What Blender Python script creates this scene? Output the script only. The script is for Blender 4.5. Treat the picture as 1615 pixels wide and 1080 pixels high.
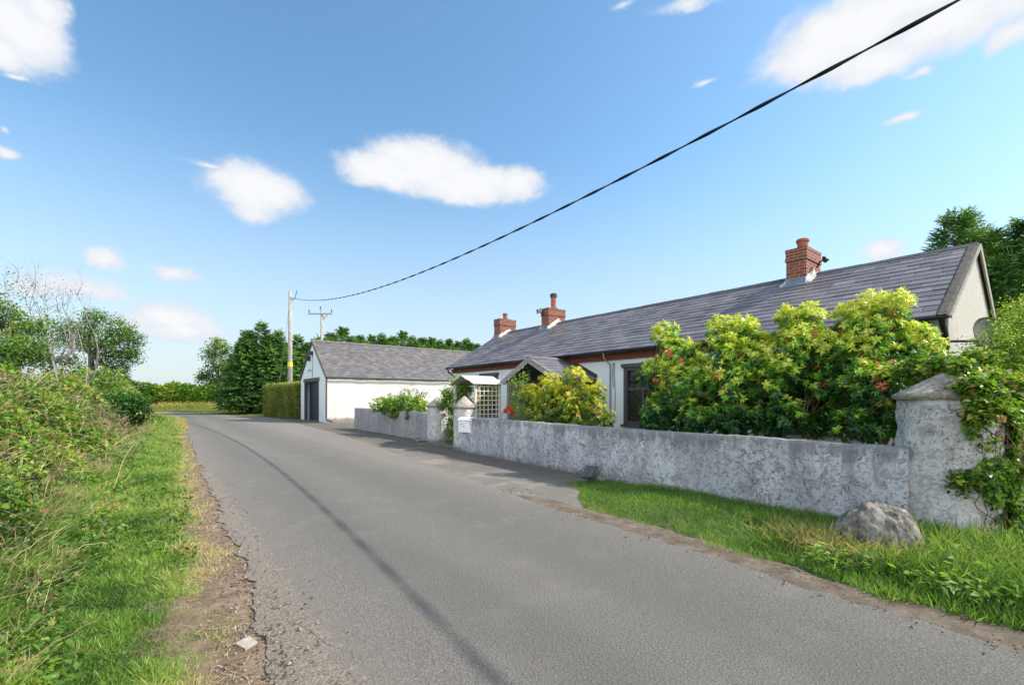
import bpy, math
import numpy as np

# ------------------------------------------------------------------ camera, world, sun, exposure
for o in list(bpy.data.objects): bpy.data.objects.remove(o)
SC = bpy.context.scene
COL = SC.collection
CAM_H = 1.5
cam_d = bpy.data.cameras.new('camera'); cam = bpy.data.objects.new('camera', cam_d); COL.objects.link(cam)
cam.location = (0, 0, CAM_H); cam.rotation_euler = (math.radians(90), 0, 0)
cam_d.sensor_width = 36; cam_d.lens = 16.0; cam_d.shift_y = 88 / 1615
cam_d.clip_end = 5000; cam_d.clip_start = 0.05
SC.camera = cam
SUN_EL = 41.3
SUN_DIR = np.array([math.cos(math.radians(SUN_EL)), 0.0, math.sin(math.radians(SUN_EL))])  # towards the sun
sun_d = bpy.data.lights.new('sun', 'SUN'); sun = bpy.data.objects.new('sun', sun_d); COL.objects.link(sun)
sun_d.energy = 3.1; sun_d.angle = math.radians(0.53); sun_d.color = (1.0, 0.91, 0.78)
sun.rotation_euler = (0, math.radians(90 - SUN_EL), 0)
SC.view_settings.view_transform = 'Standard'; SC.view_settings.look = 'None'
SC.view_settings.exposure = 1.0; SC.view_settings.gamma = 1.0
SC.cycles.max_bounces = 6; SC.cycles.transparent_max_bounces = 8
SC.cycles.use_denoising = True

W = bpy.data.worlds.new('World'); SC.world = W; W.use_nodes = True
def build_world():
    nt = W.node_tree; N = nt.nodes; L = nt.links
    N.clear()
    out = N.new('ShaderNodeOutputWorld'); bg = N.new('ShaderNodeBackground')
    L.new(bg.outputs[0], out.inputs[0])
    sky = N.new('ShaderNodeTexSky'); sky.sky_type = 'NISHITA'; sky.sun_disc = False
    sky.sun_elevation = math.radians(SUN_EL); sky.sun_rotation = math.radians(90)
    sky.air_density = 1.0; sky.dust_density = 0.6; sky.ozone_density = 1.6; sky.altitude = 50
    bg.inputs[1].default_value = 0.15
    hs = N.new('ShaderNodeHueSaturation'); hs.inputs['Saturation'].default_value = 1.12; hs.inputs['Value'].default_value = 1.0
    L.new(sky.outputs[0], hs.inputs['Color'])
    tc = N.new('ShaderNodeTexCoord'); sep = N.new('ShaderNodeSeparateXYZ'); L.new(tc.outputs['Generated'], sep.inputs[0])
    def m(op, a, b=None, c=None, clamp=False):
        n = N.new('ShaderNodeMath'); n.operation = op; n.use_clamp = clamp
        for i, v in enumerate((a, b, c)):
            if v is None: continue
            if isinstance(v, (int, float)): n.inputs[i].default_value = v
            else: L.new(v, n.inputs[i])
        return n.outputs[0]
    az = m('ARCTAN2', sep.outputs[0], sep.outputs[1]); el = m('ARCSINE', sep.outputs[2])
    def noise(scale, detail, rough=.6, squash=(1, 1, 1)):
        mp = N.new('ShaderNodeMapping'); mp.inputs['Scale'].default_value = squash
        L.new(tc.outputs['Generated'], mp.inputs['Vector'])
        n = N.new('ShaderNodeTexNoise'); n.inputs['Scale'].default_value = scale
        n.inputs['Detail'].default_value = detail; n.inputs['Roughness'].default_value = rough
        L.new(mp.outputs[0], n.inputs['Vector']); return n
    nz = noise(9, 6, .62, (1, 1, 1.5)); nz2 = noise(24, 8, .66, (1, 1, 1.4))
    sp = N.new('ShaderNodeSeparateColor'); L.new(nz.outputs['Color'], sp.inputs[0])
    azd = m('ADD', az, m('MULTIPLY', m('SUBTRACT', sp.outputs[0], .5), .07))
    eld = m('ADD', el, m('MULTIPLY', m('SUBTRACT', sp.outputs[1], .5), .045))
    # clouds as patches of sky direction: azimuth, elevation, half widths (radians), strength
    CL = CLOUDS
    acc = None
    for a0, e0, ra, re, k in CL:
        x = m('DIVIDE', m('SUBTRACT', azd, a0), ra); y = m('DIVIDE', m('SUBTRACT', eld, e0), re)
        d = m('SQRT', m('ADD', m('MULTIPLY', x, x), m('MULTIPLY', y, y)))
        v = m('MULTIPLY', m('SUBTRACT', 1.0, d, clamp=True), k)
        acc = v if acc is None else m('SMOOTH_MAX', acc, v, .12)
    acc = m('ADD', acc, m('MULTIPLY', m('SUBTRACT', nz2.outputs[0], .5), .40))
    mr = N.new('ShaderNodeMapRange'); mr.interpolation_type = 'SMOOTHSTEP'
    mr.inputs['From Min'].default_value = .12; mr.inputs['From Max'].default_value = .52
    L.new(acc, mr.inputs['Value'])
    fac = mr.outputs[0]
    # whitish band of haze low down in the sky itself
    hz = N.new('ShaderNodeMapRange'); hz.interpolation_type = 'SMOOTHSTEP'
    hz.inputs['From Min'].default_value = .52; hz.inputs['From Max'].default_value = -0.12
    hz.inputs['To Min'].default_value = 0; hz.inputs['To Max'].default_value = 1.0
    L.new(el, hz.inputs['Value'])
    mixh = N.new('ShaderNodeMix'); mixh.data_type = 'RGBA'; L.new(hz.outputs[0], mixh.inputs[0])
    tn = N.new('ShaderNodeMix'); tn.data_type = 'RGBA'; tn.blend_type = 'MULTIPLY'; tn.inputs[0].default_value = 1; tn.inputs[7].default_value = (.82, .90, .83, 1)
    L.new(hs.outputs[0], tn.inputs[6]); L.new(tn.outputs[2], mixh.inputs[6]); mixh.inputs[7].default_value = (2.2, 2.42, 2.68, 1)
    mix = N.new('ShaderNodeMix'); mix.data_type = 'RGBA'; L.new(fac, mix.inputs[0])
    L.new(mixh.outputs[2], mix.inputs[6])
    cr = N.new('ShaderNodeMix'); cr.data_type = 'RGBA'
    L.new(m('MULTIPLY', m('SUBTRACT', m('ADD', acc, m('MULTIPLY', m('SUBTRACT', nz2.outputs[0], .5), .5)), .25), 2.0, clamp=True), cr.inputs[0])
    cr.inputs[6].default_value = (2.55, 2.72, 3.0, 1); cr.inputs[7].default_value = (3.15, 3.2, 3.3, 1)
    L.new(cr.outputs[2], mix.inputs[7])
    # bright broken cloud added to the unseen sky behind the camera as fill light
    nb = noise(2.6, 7, .6, (1, 1, 1.8)); rear_fill = N.new('ShaderNodeMapRange'); rear_fill.interpolation_type = 'SMOOTHSTEP'; rear_fill.inputs['From Min'].default_value = -.12; rear_fill.inputs['From Max'].default_value = -.40
    L.new(sep.outputs[1], rear_fill.inputs['Value']); cov = N.new('ShaderNodeMapRange'); cov.interpolation_type = 'SMOOTHSTEP'; cov.inputs['From Min'].default_value = .40; cov.inputs['From Max'].default_value = .52
    L.new(nb.outputs[0], cov.inputs['Value']); mb_ = N.new('ShaderNodeMix'); mb_.data_type = 'RGBA'; L.new(m('MULTIPLY', rear_fill.outputs[0], cov.outputs[0]), mb_.inputs[0])
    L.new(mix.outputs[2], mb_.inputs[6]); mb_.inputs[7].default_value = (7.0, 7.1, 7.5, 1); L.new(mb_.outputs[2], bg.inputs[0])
CLOUDS = [  # az, el, half widths, strength
    (-0.825, 0.507, 0.078, 0.074, 1.00),
    (-0.799, 0.541, 0.043, 0.039, 0.90),
    (-0.844, 0.473, 0.047, 0.035, 0.90),
    (-0.828, 0.448, 0.029, 0.009, 0.60),
    (-0.838, 0.343, 0.022, 0.018, 0.60),
    (-0.839, 0.379, 0.011, 0.008, 0.50),
    (-0.189, 0.464, 0.181, 0.071, 1.00),
    (-0.262, 0.447, 0.150, 0.048, 1.00),
    (-0.108, 0.438, 0.211, 0.056, 1.00),
    (0.010, 0.437, 0.089, 0.047, 0.95),
    (-0.229, 0.479, 0.085, 0.036, 0.90),
    (-0.511, 0.381, 0.129, 0.064, 0.95),
    (-0.592, 0.404, 0.061, 0.012, 0.55),
    (-0.516, 0.346, 0.081, 0.036, 0.70),
    (-0.730, 0.225, 0.049, 0.030, 0.80),
    (-0.632, 0.213, 0.070, 0.022, 0.62),
    (-0.764, 0.177, 0.102, 0.034, 0.66),
    (-0.806, 0.165, 0.051, 0.026, 0.60),
    (-0.650, 0.141, 0.102, 0.047, 0.90),
    (-0.634, 0.123, 0.127, 0.042, 0.80),
    (0.638, 0.574, 0.196, 0.080, 1.00),
    (0.592, 0.561, 0.135, 0.056, 0.95),
    (0.767, 0.540, 0.157, 0.055, 0.90),
    (0.673, 0.526, 0.109, 0.039, 0.90),
    (0.706, 0.580, 0.165, 0.035, 1.00),
    (0.828, 0.498, 0.049, 0.030, 0.70),
    (0.680, 0.247, 0.047, 0.030, 0.80),
    (0.708, 0.434, 0.035, 0.014, 0.60),
    (0.726, 0.492, 0.030, 0.013, 0.55),
    (0.401, 0.570, 0.042, 0.010, 0.50),
    (0.363, 0.683, 0.125, 0.015, 0.50),
    (0.242, 0.696, 0.050, 0.011, 0.45),
]
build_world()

# ------------------------------------------------------------------ frame: v across the road (away from it, to the right), u along it
TH = math.atan2(.613, .79); CT, ST = math.cos(TH), math.sin(TH)
def wp(v, u, z=0.0): return (CT * v - ST * u, ST * v + CT * u, z)
def fr(X, Y): return (CT * X + ST * Y, -ST * X + CT * Y)
rng = np.random.default_rng(7)
def sn(p, scale, seed=0, octaves=3):
    """smooth pseudo-noise in about -1..1; p is (n,2) or (n,3)"""
    p = np.atleast_2d(np.asarray(p, float)); r = np.random.default_rng(seed + 101); out = np.zeros(len(p)); a = 1.0; s = scale; t = 0
    for _ in range(octaves):
        for _ in range(4):
            d = r.normal(size=p.shape[1]); d /= np.linalg.norm(d)
            out += a * np.sin(p @ d * s * (1 + r.random()) + r.random() * 6.28) * .5
        t += a; a *= .5; s *= 2.1
    return out / t

# ------------------------------------------------------------------ materials
MATS = {}
class NT:
    def __init__(s, name):
        s.m = bpy.data.materials.new(name); s.m.use_nodes = True; s.t = s.m.node_tree; s.N = s.t.nodes; s.L = s.t.links
        s.b = s.N['Principled BSDF']; s.out = s.N['Material Output']
        s.b.inputs['Roughness'].default_value = .85; s.b.inputs['Specular IOR Level'].default_value = .3
        s._obj = None
    def set(s, inp, v):
        if isinstance(v, (int, float)): inp.default_value = v
        elif isinstance(v, tuple): inp.default_value = v if len(v) == 4 or inp.type == 'VECTOR' else v + (1,)
        else: s.L.new(v, inp)
    @property
    def obj(s):
        if s._obj is None: s._obj = s.N.new('ShaderNodeTexCoord').outputs['Object']
        return s._obj
    def map(s, vec=None, scale=(1, 1, 1), rot=(0, 0, 0)):
        n = s.N.new('ShaderNodeMapping'); n.inputs['Scale'].default_value = scale; n.inputs['Rotation'].default_value = rot
        s.L.new(vec or s.obj, n.inputs[0]); return n.outputs[0]
    def noise(s, scale, detail=4, rough=.6, vec=None, dist=0, col=False):
        n = s.N.new('ShaderNodeTexNoise'); n.inputs['Scale'].default_value = scale; n.inputs['Detail'].default_value = detail
        n.inputs['Roughness'].default_value = rough; n.inputs['Distortion'].default_value = dist
        s.L.new(vec or s.obj, n.inputs['Vector']); return n.outputs['Color' if col else 0]
    def vor(s, scale, feature='F1', vec=None, out='Distance', rnd=1):
        n = s.N.new('ShaderNodeTexVoronoi'); n.feature = feature; n.inputs['Scale'].default_value = scale
        n.inputs['Randomness'].default_value = rnd
        s.L.new(vec or s.obj, n.inputs['Vector']); return n.outputs[out]
    def math(s, op, a, b=None, clamp=False):
        n = s.N.new('ShaderNodeMath'); n.operation = op; n.use_clamp = clamp
        s.set(n.inputs[0], a)
        if b is not None: s.set(n.inputs[1], b)
        return n.outputs[0]
    def rng(s, v, a, b, lo=0., hi=1.):
        n = s.N.new('ShaderNodeMapRange'); n.interpolation_type = 'SMOOTHSTEP'
        n.inputs[1].default_value = a; n.inputs[2].default_value = b; n.inputs[3].default_value = lo; n.inputs[4].default_value = hi
        s.L.new(v, n.inputs[0]); return n.outputs[0]
    def ramp(s, v, stops):
        n = s.N.new('ShaderNodeValToRGB'); e = n.color_ramp.elements
        while len(e) < len(stops): e.new(.5)
        for i, (p, c) in enumerate(stops): e[i].position = p; e[i].color = tuple(c) + (1,)
        s.L.new(v, n.inputs[0]); return n.outputs[0]
    def mix(s, f, a, b, mode='MIX'):
        n = s.N.new('ShaderNodeMix'); n.data_type = 'RGBA'; n.blend_type = mode
        s.set(n.inputs[0], f); s.set(n.inputs[6], a); s.set(n.inputs[7], b); return n.outputs[2]
    def attr(s, name):
        n = s.N.new('ShaderNodeAttribute'); n.attribute_name = name; return n.outputs['Fac']
    def xyz(s, vec=None):
        n = s.N.new('ShaderNodeSeparateXYZ'); s.L.new(vec or s.obj, n.inputs[0]); return n.outputs
    def bump(s, h, strength=.5, dist=.01, prev=None):
        n = s.N.new('ShaderNodeBump'); n.inputs['Strength'].default_value = strength; n.inputs['Distance'].default_value = dist
        s.L.new(h, n.inputs['Height'])
        if prev is not None: s.L.new(prev, n.inputs['Normal'])
        s.L.new(n.outputs[0], s.b.inputs['Normal']); return n.outputs[0]
    def col(s, c): s.set(s.b.inputs['Base Color'], c)
def plain(name, c, rough=.6, var=.15, scale=6, metal=0, spec=.3):
    if name in MATS: return MATS[name]
    t = NT(name); n = t.noise(scale, 5, .65)
    t.col(t.mix(t.rng(n, .3, .7), tuple(x * (1 - var) for x in c), tuple(min(1, x * (1 + var)) for x in c)))
    t.b.inputs['Roughness'].default_value = rough; t.b.inputs['Metallic'].default_value = metal; t.b.inputs['Specular IOR Level'].default_value = spec
    MATS[name] = t.m; return t.m
def leafmat(name, stops, trans=.35, rough=.45, spec=.35):
    t = NT(name); c = t.ramp(t.attr('tone'), stops)
    t.col(c); t.b.inputs['Roughness'].default_value = rough; t.b.inputs['Specular IOR Level'].default_value = spec
    tr = t.N.new('ShaderNodeBsdfTranslucent'); t.L.new(t.mix(1.0, c, (1.15, 1.2, .6), 'MULTIPLY'), tr.inputs[0])
    ms = t.N.new('ShaderNodeMixShader'); ms.inputs[0].default_value = trans
    t.L.new(t.b.outputs[0], ms.inputs[1]); t.L.new(tr.outputs[0], ms.inputs[2]); t.L.new(ms.outputs[0], t.out.inputs[0])
    return t.m

def mk_asphalt():
    t = NT('worn_asphalt'); o = t.obj
    fine = t.noise(85, 4, .8); big = t.noise(.35, 4, .6, t.map(o, (1, .25, 1))); mid = t.noise(2.2, 5, .6)
    c = t.ramp(fine, [(.30, (.058, .054, .048)), (.5, (.162, .153, .137)), (.70, (.325, .308, .275))])
    stones = t.vor(60); c = t.mix(t.rng(stones, .05, .25, .5, 0), c, (.36, .34, .30))
    spots = t.vor(9); c = t.mix(t.rng(spots, .018, .035, .8, 0), c, (.5, .49, .47))
    # wheel tracks polished darker, running along the road (v = x of the frame)
    x = t.xyz(o)[0]
    w = t.noise(.5, 3, .5, t.map(o, (1, .3, 1)))
    xw = t.math('ADD', x, t.math('MULTIPLY', t.math('SUBTRACT', w, .5), .8))
    tr1 = t.rng(t.math('ABSOLUTE', t.math('SUBTRACT', xw, 3.15)), .15, .75, 1, 0)
    tr2 = t.rng(t.math('ABSOLUTE', t.math('SUBTRACT', xw, 1.75)), .1, .55, 1, 0)
    c = t.mix(t.math('MULTIPLY', t.math('MAXIMUM', tr1, tr2), .30), c, (.10, .095, .088), 'MIX')
    c = t.mix(t.rng(big, .35, .65, 0, .25), c, (.13, .128, .124)); c = t.mix(t.rng(mid, .5, .75, 0, .18), c, (.31, .29, .265))
    # dusty edges
    ed = t.noise(7, 6, .7); edw = t.math('ADD', x, t.math('MULTIPLY', t.math('SUBTRACT', ed, .5), .5))
    e = t.math('MAXIMUM', t.rng(xw, 1.35, .75), t.rng(xw, 3.9, 4.5)); c = t.mix(t.math('MULTIPLY', e, .35), c, (.27, .235, .20))
    e2 = t.rng(edw, .86, .80); crumb = t.mix(t.rng(t.noise(60, 4, .75), .35, .65), (.15, .12, .095), (.36, .31, .26)); c = t.mix(t.math('MULTIPLY', e2, .8), c, crumb)
    # crack lines near the left edge
    cv = t.noise(1.2, 5, .6, col=True); v2 = t.mix(.22, o, cv, 'ADD')
    cr = t.vor(1.1, 'DISTANCE_TO_EDGE', v2)
    crm = t.math('MULTIPLY', t.rng(cr, .0006, .004, .5, 0), t.rng(xw, .92, .8))
    c = t.mix(crm, c, (.05, .047, .043))
    t.col(c); t.b.inputs['Roughness'].default_value = .88
    b = t.bump(fine, 1, .012); b = t.bump(stones, .6, -.008, b); t.bump(t.math('MULTIPLY', crm, -1.0), .6, .01, b)
    return t.m
def mk_shoulder():
    t = NT('patched_roadside_asphalt'); fine = t.noise(120, 4, .7); mid = t.noise(1.3, 6, .62); patch = t.noise(.7, 5, .65, t.map(None, (1, .45, 1)))
    c = t.ramp(fine, [(.30, (.055, .050, .042)), (.5, (.150, .139, .120)), (.70, (.31, .29, .25))])
    c = t.mix(t.rng(mid, .46, .66, 0, .75), c, (.27, .24, .205)); c = t.mix(t.rng(patch, .36, .56, .5, 0), c, (.14, .13, .12))
    x = t.xyz()[0]; n = t.noise(1.8, 4)
    d = t.rng(t.math('ADD', x, t.math('MULTIPLY', n, .8)), 5.7, 6.4); c = t.mix(t.math('MULTIPLY', d, .65), c, (.10, .085, .065))
    cr = t.vor(.9, 'DISTANCE_TO_EDGE', t.mix(.25, t.obj, t.noise(1.5, 5, .6, col=True), 'ADD')); cm = t.rng(cr, .001, .005, .2, 0)
    c = t.mix(cm, c, (.05, .045, .04))
    t.col(c); b = t.bump(fine, .7, .006); t.bump(mid, .5, .03, b); return t.m
def mk_soil(name='dry_soil', k=(1, 1, 1)):
    t = NT(name); f = t.noise(90, 5, .75); m_ = t.noise(5, 6, .65); st = t.vor(38)
    c = t.ramp(m_, [(.3, (.10, .066, .042)), (.5, (.20, .135, .088)), (.7, (.32, .245, .175))])
    c = t.mix(t.rng(f, .45, .75, 0, .5), c, (.34, .27, .22)); c = t.mix(t.rng(st, .1, .2, .5, 0), c, (.3, .28, .26))
    c = t.mix(1.0, c, k, 'MULTIPLY'); t.col(c); t.b.inputs['Roughness'].default_value = .95
    b = t.bump(f, .8, .012); t.bump(m_, .7, .03, b); return t.m
def mk_field():
    t = NT('grassy_ground'); a = t.noise(3, 6, .7); b = t.noise(.15, 4)
    c = t.ramp(a, [(.3, (.035, .05, .015)), (.5, (.075, .12, .025)), (.72, (.17, .2, .06))])
    c = t.mix(t.rng(b, .4, .65, 0, .5), c, (.22, .2, .08)); t.col(c); t.bump(a, .8, .06); return t.m
def mk_roughcast(name, white=(.62, .64, .66), dark=(.14, .135, .13), amount=.5, streak=.5, grain=55, cracks=True, low=None, bumpd=.012, tint=(.30, .31, .32), pits=.5, top=None):
    t = NT(name); o = t.obj
    g = t.noise(grain, 5, .75); st = t.noise(3.2, 7, .72, t.map(o, (1, 1, .25)), dist=.4); bl = t.noise(4.5, 8, .78, dist=.6); sp = t.noise(30, 6, .8, dist=.6); fl = t.noise(7, 8, .74, dist=1.5)
    big = t.noise(.9, 4, .6); c = t.mix(t.rng(g, .35, .65), tuple(x * .74 for x in white), white); c = t.mix(t.math('MULTIPLY', t.rng(big, .42, .62), amount * .55), c, tint)
    c = t.mix(t.math('MULTIPLY', t.rng(st, .60 - .2 * streak, .70 - .1 * streak), amount), c, tint)
    c = t.mix(t.math('MULTIPLY', t.rng(fl, .505, .545), amount * .9), c, tuple(.5 * (a + b) for a, b in zip(tint, dark)))
    c = t.mix(t.math('MULTIPLY', t.rng(bl, .57, .66), min(1, amount * .8)), c, dark)
    pv = t.noise(1.7, 3, .6); pm = t.math('MULTIPLY', t.rng(sp, .53, .60), t.math('MULTIPLY', t.rng(pv, .30, .62, .35, 1.15), pits)); c = t.mix(pm, c, dark)
    if top is not None:
        zt = t.math('ADD', t.xyz(o)[2], t.math('MULTIPLY', t.math('SUBTRACT', st, .5), .9)); c = t.mix(t.rng(zt, top - .18, top, 0, .7), c, (.20, .20, .19))
    if low is not None:
        z = t.xyz(o)[2]; zz = t.math('ADD', z, t.math('MULTIPLY', t.math('SUBTRACT', bl, .5), .5)); c = t.mix(t.rng(zz, low + .22, low, 0, .75), c, (.11, .10, .085))
    if cracks:
        cr = t.vor(.55, 'DISTANCE_TO_EDGE', t.mix(.30, o, t.noise(1.8, 7, .7, col=True), 'ADD')); cm = t.rng(cr, .0008, .004, .7, 0)
        cm = t.math('MULTIPLY', cm, t.rng(t.noise(.8, 2), .50, .56)); c = t.mix(cm, c, (.06, .06, .06))
    t.col(c); t.b.inputs['Roughness'].default_value = .93; t.b.inputs['Specular IOR Level'].default_value = .15
    b = t.bump(g, .9, bumpd); b = t.bump(pm, -.7, bumpd, b); t.bump(fl, .6, bumpd * 2.5, b)
    return t.m
def mk_slate(name, a=(.088, .083, .090), b=(.215, .200, .208), lichen=.12):
    t = NT(name); tone = t.attr('tone'); n = t.noise(7, 6, .7); n2 = t.noise(45, 4, .7, t.map(None, (1, .3, 1)))
    c = t.mix(t.math('ADD', t.math('MULTIPLY', tone, .7), t.math('MULTIPLY', n, .35), True), a, b)
    c = t.mix(t.rng(n2, .5, .8, 0, .3), c, (.27, .26, .265)); sp = t.noise(24, 3, .6)
    c = t.mix(t.rng(sp, .70, .76, 0, lichen * 5), c, (.42, .42, .36))
    t.col(c); t.b.inputs['Roughness'].default_value = .5; t.b.inputs['Specular IOR Level'].default_value = .45; t.bump(n2, .35, .006); return t.m
def mk_brick(name='red_brick', scale=1.0):
    t = NT(name); x = t.xyz()
    # bricks laid on every side: pattern coordinate runs along x+y, height z
    cb = t.N.new('ShaderNodeCombineXYZ'); t.L.new(t.math('ADD', x[0], x[1]), cb.inputs[0]); t.L.new(x[2], cb.inputs[1])
    br = t.N.new('ShaderNodeTexBrick'); t.L.new(cb.outputs[0], br.inputs['Vector'])
    br.inputs['Scale'].default_value = 1; br.inputs['Brick Width'].default_value = .225; br.inputs['Row Height'].default_value = .075
    br.inputs['Mortar Size'].default_value = .007; br.inputs['Mortar Smooth'].default_value = .2; br.inputs['Bias'].default_value = -.1
    br.inputs['Color1'].default_value = (.26, .075, .042, 1); br.inputs['Color2'].default_value = (.15, .05, .032, 1); br.inputs['Mortar'].default_value = (.36, .32, .27, 1)
    n = t.noise(20, 5, .7); c = t.mix(t.rng(n, .45, .75, 0, .5), br.outputs[0], (.40, .16, .09)); n2 = t.noise(5, 4)
    c = t.mix(t.rng(n2, .55, .7, 0, .4), c, (.09, .07, .055))
    t.col(c); b = t.bump(t.math('SUBTRACT', 1.0, br.outputs['Fac']), .9, .01); t.bump(n, .5, .006, b); return t.m
def mk_bark(name, a, b, sc=12):
    t = NT(name); n = t.noise(sc, 6, .7, t.map(None, (1, 1, .25))); t.col(t.mix(t.rng(n, .35, .65), a, b)); t.bump(n, .9, .02); return t.m
def mk_hedgecore():
    t = NT('hedge_inner'); n = t.noise(9, 5, .7); t.col(t.mix(t.rng(n, .35, .65), (.015, .022, .008), (.05, .065, .02))); t.bump(n, 1, .1); return t.m
def mk_rock():
    t = NT('weathered_rock'); n = t.noise(9, 8, .72); n2 = t.noise(45, 5, .7); v = t.noise(3.5, 5, .7)
    c = t.ramp(n, [(.34, (.05, .048, .042)), (.5, (.22, .205, .175)), (.64, (.46, .43, .38))]); c = t.mix(t.rng(v, .5, .62, 0, .6), c, (.33, .32, .3))
    c = t.mix(t.rng(n2, .6, .75, 0, .6), c, (.05, .05, .045)); t.col(c); b = t.bump(n, 1, .05); t.bump(n2, .8, .012, b); return t.m

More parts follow.
